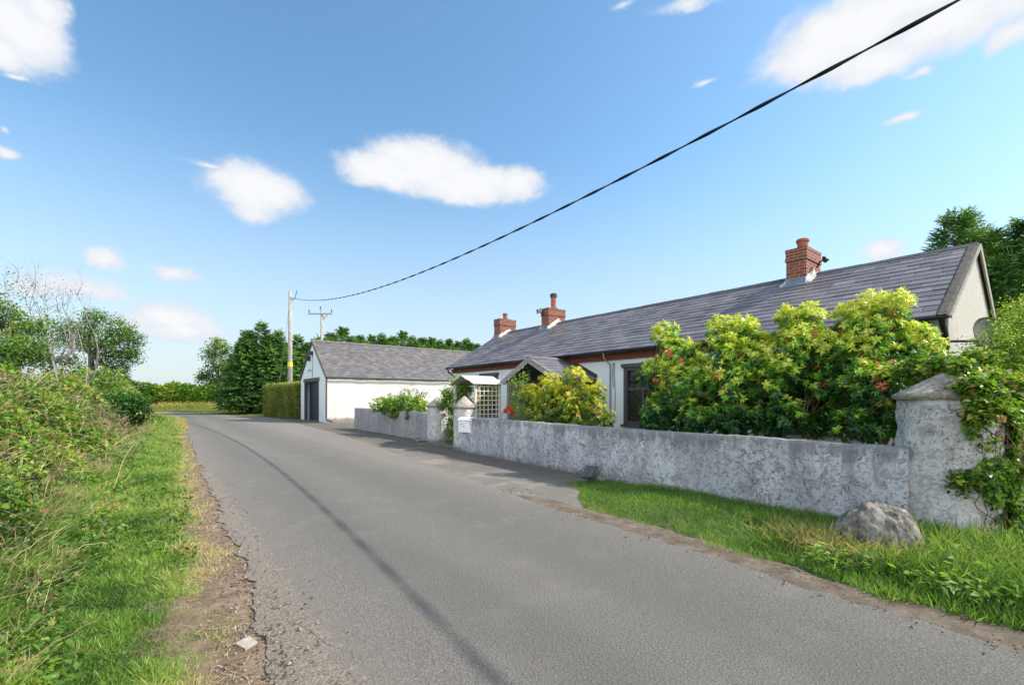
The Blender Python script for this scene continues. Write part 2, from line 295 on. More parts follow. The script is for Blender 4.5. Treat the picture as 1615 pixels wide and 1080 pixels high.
M = dict(
    asphalt=mk_asphalt(), shoulder=mk_shoulder(), soil=mk_soil(), soil2=mk_soil('gravelly_soil', (.68, .78, .85)), field=mk_field(), rock=mk_rock(), core=mk_hedgecore(),
    wall=mk_roughcast('weathered_whitewashed_roughcast', (.80, .82, .84), (.10, .10, .10), .72, .9, 70, True, -.05, .016, (.40, .41, .44), .85, .93),
    wall2=mk_roughcast('grey_render', (.50, .49, .50), (.15, .145, .14), .6, 1.0, 50, False, None, .008, (.27, .26, .27), .3),
    pillar=mk_roughcast('peeling_whitewash', (.80, .80, .78), (.11, .10, .085), .6, .7, 60, True, .02, .018, (.50, .49, .46), .8),
    cap=mk_roughcast('lichened_cap', (.62, .57, .48), (.12, .10, .08), .8, .6, 60, False, None, .022, (.36, .33, .27), .95),
    house=mk_roughcast('pale_masonry_paint', (.80, .88, .88), (.5, .5, .49), .10, .2, 70, False, None, .006, (.68, .73, .73), .05),
    gable=mk_roughcast('pebbledash', (.60, .585, .54), (.34, .32, .28), .4, .3, 70, False, None, .014, (.48, .46, .41), .35),
    garage=mk_roughcast('flaking_white_paint', (.84, .83, .80), (.30, .27, .21), .42, .5, 30, False, .16, .012, (.64, .61, .55), .38),
    slate=mk_slate('purple_grey_slate'), slate2=mk_slate('mossy_grey_slate', (.09, .083, .086), (.19, .175, .17), .22),
    brick=mk_brick(), ridge=plain('ridge_tile', (.06, .06, .068), .6, .3, 9), mortar=mk_roughcast('lichened_mortar', (.17, .16, .14), (.05, .048, .042), .7, .4, 30, False, None, .02, (.10, .095, .085)),
    flash=plain('cement_flashing', (.60, .58, .54), .8, .3, 12), lead=plain('lead_flashing', (.16, .22, .27), .5, .35, 8), pot=plain('terracotta', (.33, .12, .07), .7, .25, 14),
    potdark=plain('sooty_metal', (.05, .05, .052), .5), frame=plain('dark_grey_paint', (.075, .07, .072), .55, .2, 9), glass=plain('window_glass', (.018, .02, .022), .04, .1, 3, 0, .8),
    curtain=plain('curtain', (.5, .48, .44), .9), white=plain('white_paint', (.90, .90, .90), .35, .06, 12), cream=plain('cream_timber', (.66, .61, .50), .7, .18, 14),
    black=plain('black_plastic', (.012, .012, .014), .35), greywood=plain('weathered_timber', (.27, .25, .235), .8, .3, 14), barge=plain('barge_board', (.30, .28, .25), .7, .25, 10),
    steel=plain('galvanised_steel', (.33, .34, .35), .4, .15, 10, .7), pole=mk_bark('weathered_pole', (.24, .235, .225), (.42, .41, .38), 9), cable=plain('cable', (.008, .008, .010), .5),
    door=plain('navy_door', (.022, .028, .045), .5, .2, 8), yellow=plain('yellow_tape', (.8, .62, .06), .6, .1), stonelint=plain('lintel', (.13, .12, .12), .8, .3, 8),
    slab=plain('loose_slate', (.10, .10, .108), .7, .35, 9), bark=mk_bark('bark', (.07, .055, .04), (.2, .17, .13)), redbark=mk_bark('reddish_bark', (.12, .06, .04), (.28, .17, .12), 30),
    greybark=mk_bark('silver_bark', (.12, .11, .10), (.34, .32, .30), 10), straw=leafmat('straw', [(0, (.30, .20, .11)), (.5, (.48, .37, .22)), (1, (.62, .53, .36))], .15, .8),
    twig=leafmat('dead_stem', [(0, (0.184, 0.115, 0.069)), (.5, (0.391, 0.287, 0.172)), (1, (0.575, 0.483, 0.345))], .05, .8),
    grass=leafmat('grass_blades', [(0, (0.0357, 0.0846, 0.0179)), (.3, (0.1, 0.206, 0.0381)), (.5, (0.188, 0.339, 0.0595)), (.72, (0.331, 0.474, 0.092)), (.86, (0.444, 0.48, 0.16)), (1, (0.596, 0.489, 0.285))], .42, .5),
    drygrass=leafmat('dry_grass', [(0, (0.119, 0.198, 0.0297)), (.35, (0.356, 0.356, 0.099)), (.7, (0.574, 0.455, 0.198)), (1, (0.693, 0.564, 0.317))], .4, .7),
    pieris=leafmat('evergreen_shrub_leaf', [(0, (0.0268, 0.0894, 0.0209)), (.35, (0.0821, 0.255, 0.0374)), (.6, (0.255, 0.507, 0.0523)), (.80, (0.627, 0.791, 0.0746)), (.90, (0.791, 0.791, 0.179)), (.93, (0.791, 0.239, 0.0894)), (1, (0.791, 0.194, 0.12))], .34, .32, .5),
    golden=leafmat('golden_shrub_leaf', [(0, (0.0338, 0.09, 0.0168)), (.3, (0.135, 0.248, 0.0225)), (.65, (0.473, 0.54, 0.045)), (.9, (0.81, 0.742, 0.09)), (1, (0.619, 0.338, 0.09))], .36, .4),
    dark=leafmat('dark_leaf', [(0, (0.0204, 0.0595, 0.017)), (.5, (0.0595, 0.17, 0.0306)), (.85, (0.17, 0.357, 0.051)), (1, (0.374, 0.544, 0.102))], .25, .35, .45),
    bramble=leafmat('bramble_leaf', [(0, (0.0381, 0.0762, 0.0178)), (.4, (0.0889, 0.19, 0.0279)), (.7, (0.19, 0.356, 0.0381)), (.88, (0.381, 0.482, 0.0635)), (.95, (0.482, 0.33, 0.127)), (1, (0.381, 0.19, 0.101))], .35, .45),
    fresh=leafmat('fresh_leaf', [(0, (0.072, 0.168, 0.024)), (.5, (0.18, 0.336, 0.036)), (.85, (0.36, 0.504, 0.072)), (1, (0.576, 0.576, 0.144))], .42, .45),
    ash=leafmat('ash_leaf', [(0, (0.0369, 0.0862, 0.0185)), (.5, (0.0986, 0.209, 0.027)), (.85, (0.209, 0.332, 0.0492)), (1, (0.394, 0.418, 0.0986))], .35, .5),
    conifer=leafmat('conifer_spray', [(0, (0.0363, 0.0825, 0.0248)), (.5, (0.0908, 0.207, 0.0462)), (.85, (0.215, 0.396, 0.0825)), (1, (0.396, 0.561, 0.165))], .2, .6),
    hedge=leafmat('hedge_leaf', [(0, (0.0497, 0.0829, 0.0232)), (.5, (0.15, 0.199, 0.0464)), (.85, (0.332, 0.382, 0.0746)), (1, (0.597, 0.564, 0.15))], .3, .6),
    redflower=leafmat('red_petal', [(0, (0.55, 0.01, 0.015)), (1, (0.85, 0.05, 0.06))], .3, .5),
)

# ------------------------------------------------------------------ object helpers
def tag(o, label=None, cat=None, group=None, kind=None):
    if label: o['label'] = label
    if cat: o['category'] = cat
    if group: o['group'] = group
    if kind: o['kind'] = kind
    return o
def thing(name, label, cat, base, group=None, rot=0.0):
    """an Empty at the thing's base; base in frame coordinates (v,u,z)"""
    o = bpy.data.objects.new(name, None); COL.objects.link(o)
    o.location = wp(*base); o.rotation_euler = (0, 0, TH + rot); o['base'] = [float(x) for x in base]
    o.empty_display_size = .2
    return tag(o, label, cat, group)
def link(name, me, mat, parent=None, base=None):
    for x in (mat if isinstance(mat, (list, tuple)) else [mat]): me.materials.append(x)
    o = bpy.data.objects.new(name, me); COL.objects.link(o)
    if parent is not None: o.parent = parent
    elif base is not None:
        o.location = wp(*base); o.rotation_euler = (0, 0, TH)
    return o
def base_of(parent, base):
    if parent is None: return np.array(base if base is not None else (0, 0, 0), float)
    p = parent
    while p.parent is not None: p = p.parent
    return np.array(list(p['base']), float)
def copy_tree(root, base, rot=0, scale=1.0):
    c = root.copy(); COL.objects.link(c); c.location = wp(*base); c.rotation_euler = (0, 0, TH + rot); c['base'] = [float(x) for x in base]
    c.scale = (scale, scale, scale) if not isinstance(scale, tuple) else scale
    for ch in list(root.children):
        d = ch.copy(); COL.objects.link(d); d.parent = c
        for g in ch.children:
            e = g.copy(); COL.objects.link(e); e.parent = d
    return c

class MB:
    """collects polygons in frame coordinates (v,u,z)"""
    def __init__(s): s.v = []; s.f = []; s.t = []; s.m = []
    def face(s, pts, tone=.5, m=0):
        k = len(s.v); s.v += [tuple(p) for p in pts]; s.f.append(list(range(k, k + len(pts)))); s.t.append(tone); s.m.append(m); return s
    def hull(s, P, faces, tone=.5, m=0):
        k = len(s.v); s.v += [tuple(p) for p in P]
        for f in faces: s.f.append([k + i for i in f]); s.t.append(tone); s.m.append(m)
        return s
    def box(s, a, b, tone=.5, m=0):
        (x0, y0, z0), (x1, y1, z1) = a, b
        x0, x1 = min(x0, x1), max(x0, x1); y0, y1 = min(y0, y1), max(y0, y1); z0, z1 = min(z0, z1), max(z0, z1)
        return s.hull([(x0, y0, z0), (x1, y0, z0), (x1, y1, z0), (x0, y1, z0), (x0, y0, z1), (x1, y0, z1), (x1, y1, z1), (x0, y1, z1)],
               [(0, 3, 2, 1), (4, 5, 6, 7), (0, 1, 5, 4), (1, 2, 6, 5), (2, 3, 7, 6), (3, 0, 4, 7)], tone, m)
    def obox(s, c, ax, ay, az, tone=.5, m=0):
        """box from a corner and three edge vectors"""
        c = np.array(c, float); ax, ay, az = map(lambda q: np.array(q, float), (ax, ay, az))
        P = [c, c + ax, c + ax + ay, c + ay, c + az, c + ax + az, c + ax + ay + az, c + ay + az]
        fs = [(0, 3, 2, 1), (4, 5, 6, 7), (0, 1, 5, 4), (1, 2, 6, 5), (2, 3, 7, 6), (3, 0, 4, 7)]
        if np.dot(np.cross(ax, ay), az) < 0: fs = [f[::-1] for f in fs]
        return s.hull(P, fs, tone, m)
    def tube(s, pts, r, n=8, tone=.5, m=0, cap=True):
        pts = [np.array(p, float) for p in pts]; k0 = len(s.v); rs = r if hasattr(r, '__len__') else [r] * len(pts); ref = None
        for i, p in enumerate(pts):
            d = (pts[min(i + 1, len(pts) - 1)] - pts[max(i - 1, 0)]); d /= (np.linalg.norm(d) + 1e-9)
            if ref is None: ref = np.array([0, 0, 1.]) if abs(d[2]) < .9 else np.array([1., 0, 0])
            a = np.cross(d, ref); a /= np.linalg.norm(a) + 1e-9; b = np.cross(d, a); ref = np.cross(a, d) if np.linalg.norm(np.cross(a, d)) > .1 else ref
            for j in range(n):
                t = 2 * math.pi * j / n; s.v.append(tuple(p + rs[i] * (math.cos(t) * a + math.sin(t) * b)))
        for i in range(len(pts) - 1):
            for j in range(n):
                q = k0 + i * n; s.f.append([q + j, q + (j + 1) % n, q + n + (j + 1) % n, q + n + j]); s.t.append(tone); s.m.append(m)
        if cap:
            s.f.append([k0 + j for j in range(n)][::-1]); s.t.append(tone); s.m.append(m)
            q = k0 + (len(pts) - 1) * n; s.f.append([q + j for j in range(n)]); s.t.append(tone); s.m.append(m)
        return s
    def lathe(s, c, prof, n=24, tone=.5, m=0, jit=0, seed=0, sx=1, sy=1):
        k0 = len(s.v); c = np.array(c, float); r_ = np.random.default_rng(seed)
        for (r, z) in prof:
            for j in range(n):
                t = 2 * math.pi * j / n; rr = r * (1 + jit * float(sn([[math.cos(t) * 1.3, math.sin(t) * 1.3, z * 2.2]], 2.5, seed)[0]) + jit * .45 * float(sn([[math.cos(t) * r * 3, math.sin(t) * r * 3, z * 3]], 5.5, seed + 9)[0]))
                s.v.append((c[0] + rr * sx * math.cos(t), c[1] + rr * sy * math.sin(t), c[2] + z))
        for i in range(len(prof) - 1):
            for j in range(n):
                q = k0 + i * n; s.f.append([q + j, q + (j + 1) % n, q + n + (j + 1) % n, q + n + j]); s.t.append(tone); s.m.append(m)
        s.f.append([k0 + j for j in range(n)][::-1]); s.t.append(tone); s.m.append(m)
        q = k0 + (len(prof) - 1) * n; s.f.append([q + j for j in range(n)]); s.t.append(tone); s.m.append(m)
        return s
    def build(s, name, mat, parent=None, base=None, smooth=False):
        b = base_of(parent, base); me = bpy.data.meshes.new(name)
        me.from_pydata([tuple(np.array(p) - b) for p in s.v], [], s.f); me.update()
        at = me.attributes.new('tone', 'FLOAT', 'FACE'); at.data.foreach_set('value', np.array(s.t, np.float32))
        me.polygons.foreach_set('material_index', np.array(s.m, np.int32))
        if smooth: me.polygons.foreach_set('use_smooth', np.ones(len(s.f), bool))
        return link(name, me, mat, parent, b if parent is None else None)

def grid_mesh(name, P, mat, parent=None, base=None, smooth=True):
    """P: (n,m,3) array of frame points"""
    n, m = P.shape[:2]; b = base_of(parent, base); idx = np.arange(n * m).reshape(n, m)
    q = np.stack([idx[:-1, :-1], idx[1:, :-1], idx[1:, 1:], idx[:-1, 1:]], -1).reshape(-1, 4)
    return quad_mesh(name, P.reshape(-1, 3) - b, q, None, mat, parent, b, smooth)
def quad_mesh(name, V, Q, tone, mat, parent, b, smooth=False, mi=None):
    me = bpy.data.meshes.new(name); me.vertices.add(len(V)); me.vertices.foreach_set('co', np.asarray(V, np.float32).ravel())
    me.loops.add(Q.size); me.loops.foreach_set('vertex_index', Q.astype(np.int32).ravel())
    me.polygons.add(len(Q)); me.polygons.foreach_set('loop_start', np.arange(0, Q.size, 4, dtype=np.int32))
    if mi is not None: me.polygons.foreach_set('material_index', mi.astype(np.int32))
    if smooth: me.polygons.foreach_set('use_smooth', np.ones(len(Q), bool))
    at = me.attributes.new('tone', 'FLOAT', 'FACE'); at.data.foreach_set('value', np.asarray(tone if tone is not None else np.full(len(Q), .5), np.float32))
    me.update(calc_edges=True); me.validate()
    return link(name, me, mat, parent, b if parent is None else None)

class Leaves:
    """collects leaf quads (base, side, tip, side) in frame coordinates"""
    def __init__(s): s.P = []; s.T = []
    def add(s, P, D, Lg, Wd, tone, fold=.25, droop=0.0, up=None, mid=.45):
        n = len(P); D = D / (np.linalg.norm(D, axis=1, keepdims=True) + 1e-9)
        up = rng.normal(size=(n, 3)) * .6 + np.array([0, 0, 1.]) if up is None else up
        S = np.cross(D, up); S /= np.linalg.norm(S, axis=1, keepdims=True) + 1e-9; Nn = np.cross(S, D)
        Lg = np.broadcast_to(Lg, n)[:, None]; Wd = np.broadcast_to(Wd, n)[:, None]
        tip = P + D * Lg; tip[:, 2:3] -= droop * Lg
        md = P + D * Lg * mid
        q = np.stack([P, md + S * Wd * .5 + Nn * Wd * fold, tip, md - S * Wd * .5 + Nn * Wd * fold], 1)
        s.P.append(q.astype(np.float32)); s.T.append(np.clip(np.broadcast_to(tone, n), 0, 1).astype(np.float32))
        return s
    def build(s, name, mat, parent=None, base=None):
        b = base_of(parent, base); V = np.concatenate(s.P).reshape(-1, 3) - b; T = np.concatenate(s.T)
        return quad_mesh(name, V, np.arange(len(V)).reshape(-1, 4), T, mat, parent, b)

def unit(n): d = rng.normal(size=(n, 3)); return d / np.linalg.norm(d, axis=1, keepdims=True)
def in_lobe(c, r, n, shell=.45):
    """points in an ellipsoid, biased to its outside; r is 3 radii"""
    d = unit(n); k = rng.random(n) ** shell; return np.array(c) + d * np.array(r) * k[:, None], d
def rosettes(lv, P, axis, tone, n=12, Lg=.085, Wd=.022, spread=1.0):
    k = len(P); a = axis / (np.linalg.norm(axis, axis=1, keepdims=True) + 1e-9)
    d = rng.normal(size=(k, n, 3)); d -= (d * a[:, None]).sum(-1, keepdims=True) * a[:, None]; d /= np.linalg.norm(d, axis=-1, keepdims=True)
    D = d * spread + a[:, None] * rng.uniform(-.15, .9, (k, n, 1)); PP = np.repeat(P, n, 0) + np.repeat(a, n, 0) * rng.uniform(-.04, .02, (k * n, 1)) * (Lg / .085)
    tn = np.repeat(tone, n) + rng.normal(0, .07, k * n); tn = np.where(np.repeat(tone, n) < .92, np.minimum(tn, .895), np.maximum(tn, .93))
    lv.add(PP, D.reshape(-1, 3), Lg * rng.uniform(.7, 1.2, k * n), Wd * rng.uniform(.8, 1.2, k * n), tn, .2, .12, up=np.repeat(a, n, 0) + rng.normal(0, .2, (k * n, 3)))
def clumps(lv, P, tone, n=10, rad=.15, Lg=.06, Wd=.035, droop=.1, tsd=.12):
    k = len(P); PP = np.repeat(P, n, 0) + rng.normal(0, rad * .55, (k * n, 3)); D = unit(k * n); D[:, 2] = D[:, 2] * .6 + .05
    lv.add(PP, D, Lg * rng.uniform(.7, 1.3, k * n), Wd * rng.uniform(.7, 1.3, k * n), np.repeat(tone, n) + rng.normal(0, tsd, k * n), .15, droop)

def limb(mb, a, b, r0, r1, n=6, bend=.12, sides=6, tone=.5):
    a, b = np.array(a, float), np.array(b, float); Ld = np.linalg.norm(b - a); off = rng.normal(0, bend * Ld, 3); off[2] = abs(off[2]) * .5
    pts = [a + (b - a) * t + off * math.sin(math.pi * t) * (1 - t * .3) + rng.normal(0, .012 * Ld, 3) * (0 < t < 1) for t in np.linspace(0, 1, n)]
    mb.tube(pts, list(np.linspace(r0, r1, n)), sides, tone); return pts

def lobed_plant(root, base, lobes, trunk_name, crown_name, mats, kind, density, leaf, fork=.35, r_trunk=.1, trunk_top=None, tone=(.2, .75), topk=.35, stems=1, subs=7, bend=.12, core=0):
    """trunk mesh with limbs to every lobe, and a crown mesh of leaf clusters spread through the lobes"""
    tb = MB(); base = np.array(base, float); lobes = [(np.array(c, float), np.array(r, float) if hasattr(r, '__len__') else np.array([r] * 3)) for c, r in lobes]
    zmin = min(c[2] - r[2] for c, r in lobes); zmax = max(c[2] + r[2] for c, r in lobes)
    cen = np.mean([c for c, r in lobes], 0); ft = trunk_top if trunk_top is not None else base + (cen - base) * fork
    forks = []
    if stems == 1:
        p = limb(tb, base - [0, 0, .1], ft, r_trunk, r_trunk * .7, 6, .03, 9); forks = [(np.array(ft), r_trunk * .6)]
    else:
        for k in range(stems):
            q = np.array(ft) + rng.normal(0, .12, 3) * [1, 1, .3] * stems ** .5; limb(tb, base + rng.normal(0, .08, 3) * [1, 1, 0] - [0, 0, .05], q, r_trunk, r_trunk * .6, 5, .1, 6); forks.append((q, r_trunk * .55))
    lv = Leaves()
    for c, r in lobes:
        q, rr = forks[rng.integers(len(forks))]
        p = limb(tb, q, c, rr * .8, rr * .28, 7, bend, 6)
        for k in range(subs):
            e, _ = in_lobe(c, r * .92, 1, .3); limb(tb, p[rng.integers(3, 7)], e[0], rr * .24, rr * .06, 5, .15, 4)
        n = max(3, int(density * (r[0] * r[1] + r[0] * r[2] + r[1] * r[2]) / 3 * 12.6))
        P, d = in_lobe(c, r, n, .38); P = P + rng.normal(0, .05 * r.mean(), (n, 3))
        P[:, 2] = np.maximum(P[:, 2], base[2] + .04)
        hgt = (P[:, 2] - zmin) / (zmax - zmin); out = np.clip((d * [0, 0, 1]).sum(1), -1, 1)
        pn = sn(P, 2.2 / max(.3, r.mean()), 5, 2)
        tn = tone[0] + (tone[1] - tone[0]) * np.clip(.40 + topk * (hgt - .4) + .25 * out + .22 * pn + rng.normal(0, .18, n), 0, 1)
        if kind == 'rosette':
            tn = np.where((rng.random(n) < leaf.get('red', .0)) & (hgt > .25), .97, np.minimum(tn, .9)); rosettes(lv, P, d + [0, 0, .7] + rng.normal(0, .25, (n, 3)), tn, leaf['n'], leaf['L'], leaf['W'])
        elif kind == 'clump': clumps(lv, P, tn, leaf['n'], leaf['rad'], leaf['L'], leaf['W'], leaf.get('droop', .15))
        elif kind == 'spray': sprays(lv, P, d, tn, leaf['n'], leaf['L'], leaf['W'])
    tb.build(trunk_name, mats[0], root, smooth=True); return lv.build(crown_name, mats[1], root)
def sprays(lv, P, d, tone, n, Lg, Wd):
    """flattened conifer sprays: a drooping axis carrying side shoots"""
    k = len(P); A = d * [1, 1, .35] + rng.normal(0, .25, (k, 3)); A[:, 2] += .15; A /= np.linalg.norm(A, axis=1, keepdims=True)
    S = np.cross(A, np.array([0, 0, 1.]) + rng.normal(0, .3, (k, 3))); S /= np.linalg.norm(S, axis=1, keepdims=True)
    for i in range(n):
        t = i / n; sg = 1 if i % 2 else -1
        PP = P + A * Lg * t - np.array([0, 0, 1.]) * Lg * .25 * t * t
        D = A * .75 + S * sg * .8 + rng.normal(0, .12, (k, 3)); D[:, 2] -= .15
        if i == n - 1: D = A
        lv.add(PP, D, Lg * (.62 - .3 * t) * rng.uniform(.8, 1.2, k), Wd, tone + rng.normal(0, .08, k), .1, .15, mid=.35)

def pt(x, y, dist):
    """frame point seen at photo position x,y from the camera, at the given distance ahead"""
    X = (x - 807.5) / 718 * dist; v, u = fr(X, dist); return np.array([v, u, CAM_H + (628 - y) / 718 * dist])
def lob(x, y, r, dist, deep=1.0):
    q = r * dist / 718; return (pt(x, y, dist), (q, q, q * deep))
def ss(a, b, x): t = np.clip((np.asarray(x, float) - a) / (b - a), 0, 1); return t * t * (3 - 2 * t)

# ------------------------------------------------------------------ ground, road, verges
LU = [-12, 2.5, 4.4, 7, 11.5, 21, 27, 33, 41, 50, 56.8, 62, 66, 68, 76]; LV = [.42, .46, .56, .62, .72, .90, 1.1, 1.3, 1.5, .6, -.3, -3, -10, -25, -200]
RU = [-12, 1.3, 2.8, 4.7, 8.25, 18.9, 29, 36, 42, 51.6, 61.5, 68, 72, 74.5, 84]; RV = [4.0, 4.0, 4.15, 4.2, 4.65, 5.9, 6.5, 6.9, 6.5, 4.2, 1.5, -4, -12, -25, -200]
def vL(u): return np.interp(u, LU, LV)
def vR(u): return np.interp(u, RU, RV)
def boff(u): u = np.asarray(u, float); return 1.5 - .30 * ss(7.5, 5.5, u) - .22 * np.exp(-((u - 8.5) / 1.8) ** 2) + .1 * np.sin(u * 1.7)
def bramble_top(v, u):
    v = np.asarray(v, float); u = np.asarray(u, float); d = vL(u) - boff(u) - v
    h = (1.80 + .75 * ss(20, 34, u) + .35 * ss(9, 5, u)) * ss(-.25, 2.1, d) * (1 + .10 * np.sin(u * .9) + .08 * np.sin(u * 2.3 + 1)) * 1.0; h = h * (1 - ss(4.5, 6.5, d))
    return h
def gz(v, u):
    v = np.asarray(v, float); u = np.asarray(u, float)
    z = .62 * bramble_top(v, u) + .06 * ss(.3, -.7, v - vL(u) + .7)
    z = z + .55 * ss(.5, 9, v - vR(u)) * ss(44, 52, u) + .10 * ss(.35, 1.0, v - vR(u)) * ss(4.9, 4.2, u)
    far = np.hypot(v, u); z = z + 1.0 * ss(90, 400, far)
    return z
def axis_pts(a, b, fine, grow, lim):
    p = list(np.arange(a, b, fine)); s = fine; x = p[-1]
    while x < lim: s *= grow; x += s; p.append(x)
    s = fine; x = a
    while x > -lim: s *= grow; x -= s; p.insert(0, x)
    return np.array(p)
gv = axis_pts(-5, 9, .16, 1.22, 1500); gu = axis_pts(-3, 70, .25, 1.22, 1500)
VV, UU = np.meshgrid(gv, gu, indexing='ij')
Zg = gz(VV, UU) + .012 * sn(np.stack([VV.ravel(), UU.ravel()], 1), 2.5, 1).reshape(VV.shape) * (np.abs(VV) < 30)
tag(grid_mesh('ground', np.stack([VV, UU, Zg - .03], -1), M['field'], None, (0, 0, 0)), kind='structure')
def ribbon(name, fa, fb, us, z, mat, ncross=6, crown=0, rag=(0, 0), seed=3):
    us = np.array(us); P = []
    q = np.stack([us, us * 0], 1)
    ra = rag[0] * (sn(q, 3.1, seed, 4) + .5 * sn(q, 17, seed + 5, 2)); rb = rag[1] * (sn(q, 3.3, seed + 1, 4) + .5 * sn(q, 16, seed + 6, 2))
    a = fa(us) + ra; b = fb(us) + rb
    for t in np.linspace(0, 1, ncross):
        P.append(np.stack([a + (b - a) * t, us, np.full(len(us), z) + crown * (1 - (2 * t - 1) ** 4)], -1))
    return tag(grid_mesh(name, np.array(P), mat, None, (0, 0, 0)), kind='structure')
ur = np.concatenate([np.arange(-12, -1, .3), np.arange(-1, 14, .05), np.arange(14, 40, .2), np.arange(40, 76, .35)])
ribbon('road', vL, vR, ur, .015, M['asphalt'], 14, .02, (.07, .05))
us_ = np.concatenate([np.arange(-6, 14, .06), np.arange(14, 56, .4)])
ribbon('dirt_verge', lambda u: vL(u) - .85 + .45 * ss(14, 22, u), lambda u: vL(u) + .12, us_, -.004, M['soil'], 10, .012, (.05, .03), 9)
ribbon('dirt_strip', lambda u: vR(u) - .1, lambda u: vR(u) - .02 + .46 * ss(6.3, 4.6, u), np.arange(-8, 6.3, .08), .0, M['soil2'], 8, .015, (.04, .06), 12)
SU = [4.2, 4.8, 5.4, 6.0, 7, 11, 14, 22.4, 22.6, 28.6, 28.75, 36, 40, 44]; SV = [4.5, 4.95, 5.7, 6.6, 6.7, 7.3, 8.2, 7.9, 16, 16, 8.3, 8.3, 7.2, 6.6]
ribbon('forecourt', lambda u: vR(u) - .15, lambda u: np.interp(u, SU, SV), np.arange(4.3, 44, .1), .004, M['shoulder'], 16, .005, (.02, .04), 15)
tag(MB().box((7.0, 11.6, -.2), (9.99, 13.4, .035)).build('garden_path', M['shoulder'], None, (7, 12.5, 0)), kind='structure')
tag(MB().face([(6.9, 1.7, .012), (10.0, 1.7, .012), (10.0, 17.0, .012), (7.9, 17.0, .012)]).build('garden', plain('pale_bounce_ground', (.42, .40, .36), .9, .25, 40), None, (8, 8, 0)), kind='structure')  # unseen pale ground sheet added to bounce sunlight onto the cottage front
# bank under the brambles: dark leafy soil
bu = np.arange(1, 62, .25); bv = np.linspace(0, 1, 26); P = []
for t in bv:
    v = vL(bu) - boff(bu) + .05 - t * 6.2; P.append(np.stack([v, bu, .66 * bramble_top(v, bu) + .02 + .12 * sn(np.stack([v, bu], 1), 3, 4) * ss(0, .3, t) - .25 * ss(.92, 1, t)], -1))
tag(grid_mesh('hedge_bank', np.array(P), M['core'], None, (0, 0, 0)), kind='structure')

# ------------------------------------------------------------------ cottage
def wall_cells(mb, p0, ax, L_, H_, ops, inw, depth=.16, m=0):
    """wall face from p0 along ax (frame vector), with openings (a0,a1,z0,z1) and their reveals along inw"""
    p0 = np.array(p0, float); ax = np.array(ax, float); inw = np.array(inw, float); up = np.array([0, 0, 1.])
    A = sorted({0, L_} | {o[0] for o in ops} | {o[1] for o in ops}); Zs = sorted({0, H_} | {o[2] for o in ops} | {o[3] for o in ops})
    for i in range(len(A) - 1):
        for j in range(len(Zs) - 1):
            ca, cz = (A[i] + A[i + 1]) / 2, (Zs[j] + Zs[j + 1]) / 2
            if any(o[0] < ca < o[1] and o[2] < cz < o[3] for o in ops): continue
            mb.face([p0 + ax * A[i] + up * Zs[j], p0 + ax * A[i + 1] + up * Zs[j], p0 + ax * A[i + 1] + up * Zs[j + 1], p0 + ax * A[i] + up * Zs[j + 1]], m=m)
    for a0, a1, z0, z1 in ops:
        q = [p0 + ax * a0 + up * z0, p0 + ax * a1 + up * z0, p0 + ax * a1 + up * z1, p0 + ax * a0 + up * z1]
        for k in range(4): mb.face([q[k], q[(k + 1) % 4], q[(k + 1) % 4] + inw * depth, q[k] + inw * depth], m=m)
def slates(mb, E0, A, La, U, Ls, Nn, course, w, t=.013, skip=None, seed=1):
    E0, A, U, Nn = map(lambda q: np.array(q, float), (E0, A, U, Nn)); r = np.random.default_rng(seed); n = int(round(Ls / course)); course = Ls / n
    for i in range(n):
        s0 = i * course; s1 = min(Ls, s0 + course * 1.08); off = (i % 2) * w / 2; a = -off
        while a < La - .01:
            ww = w * 1.0; a0 = max(0, a); a1 = min(La, a + ww); a += ww
            if a1 - a0 < .03: continue
            g = .004; tl = t * r.uniform(.7, 1.5); sg = r.uniform(-.006, .006)
            c = E0 + A * (a0 + g) + U * (s0 + sg); e = E0 + A * (a1 - g) + U * (s0 + sg + r.uniform(-.003, .003)); top = U * (s1 - s0)
            P = [c + Nn * tl, e + Nn * tl, e + top + Nn * .002, c + top + Nn * .002, c - Nn * .003, e - Nn * .003]
            ff = [(0, 1, 2, 3), (4, 5, 1, 0), (4, 0, 3), (5, 2, 1)]
            if np.dot(np.cross(P[1] - P[0], P[3] - P[0]), Nn) < 0: ff = [f[::-1] for f in ff]
            mb.hull(P, ff, float(np.clip(r.normal(.42, .33) + .35 * (r.random() < .04), 0, 1.1)))
def norm(x): x = np.array(x, float); return x / np.linalg.norm(x)
def ridge_tiles(mb, a, b, wside, drop, seg=.45, t=.03, axis=None):
    a, b = np.array(a, float), np.array(b, float); L_ = np.linalg.norm(b - a); d = (b - a) / L_; sdir = np.array([-d[1], d[0], 0]); n = int(L_ / seg); r = np.random.default_rng(3)
    for i in range(n):
        p = a + d * (L_ * i / n + .006); q = a + d * (L_ * (i + 1) / n - .006); j = r.uniform(-.006, .006)
        for s in (1, -1):
            o = sdir * wside * s - np.array([0, 0, drop]); up = np.array([0, 0, t + j])
            P = [p + up, q + up, q + o + up, p + o + up, p + o + up * .2, q + o + up * .2, p, q]
            ff = [(0, 1, 2, 3), (3, 2, 5, 4), (0, 3, 4, 6), (1, 7, 5, 2)]
            if np.dot(np.cross(P[1] - P[0], P[3] - P[0]), [0, 0, 1.]) < 0: ff = [f[::-1] for f in ff]
            mb.hull(P, ff, r.random())
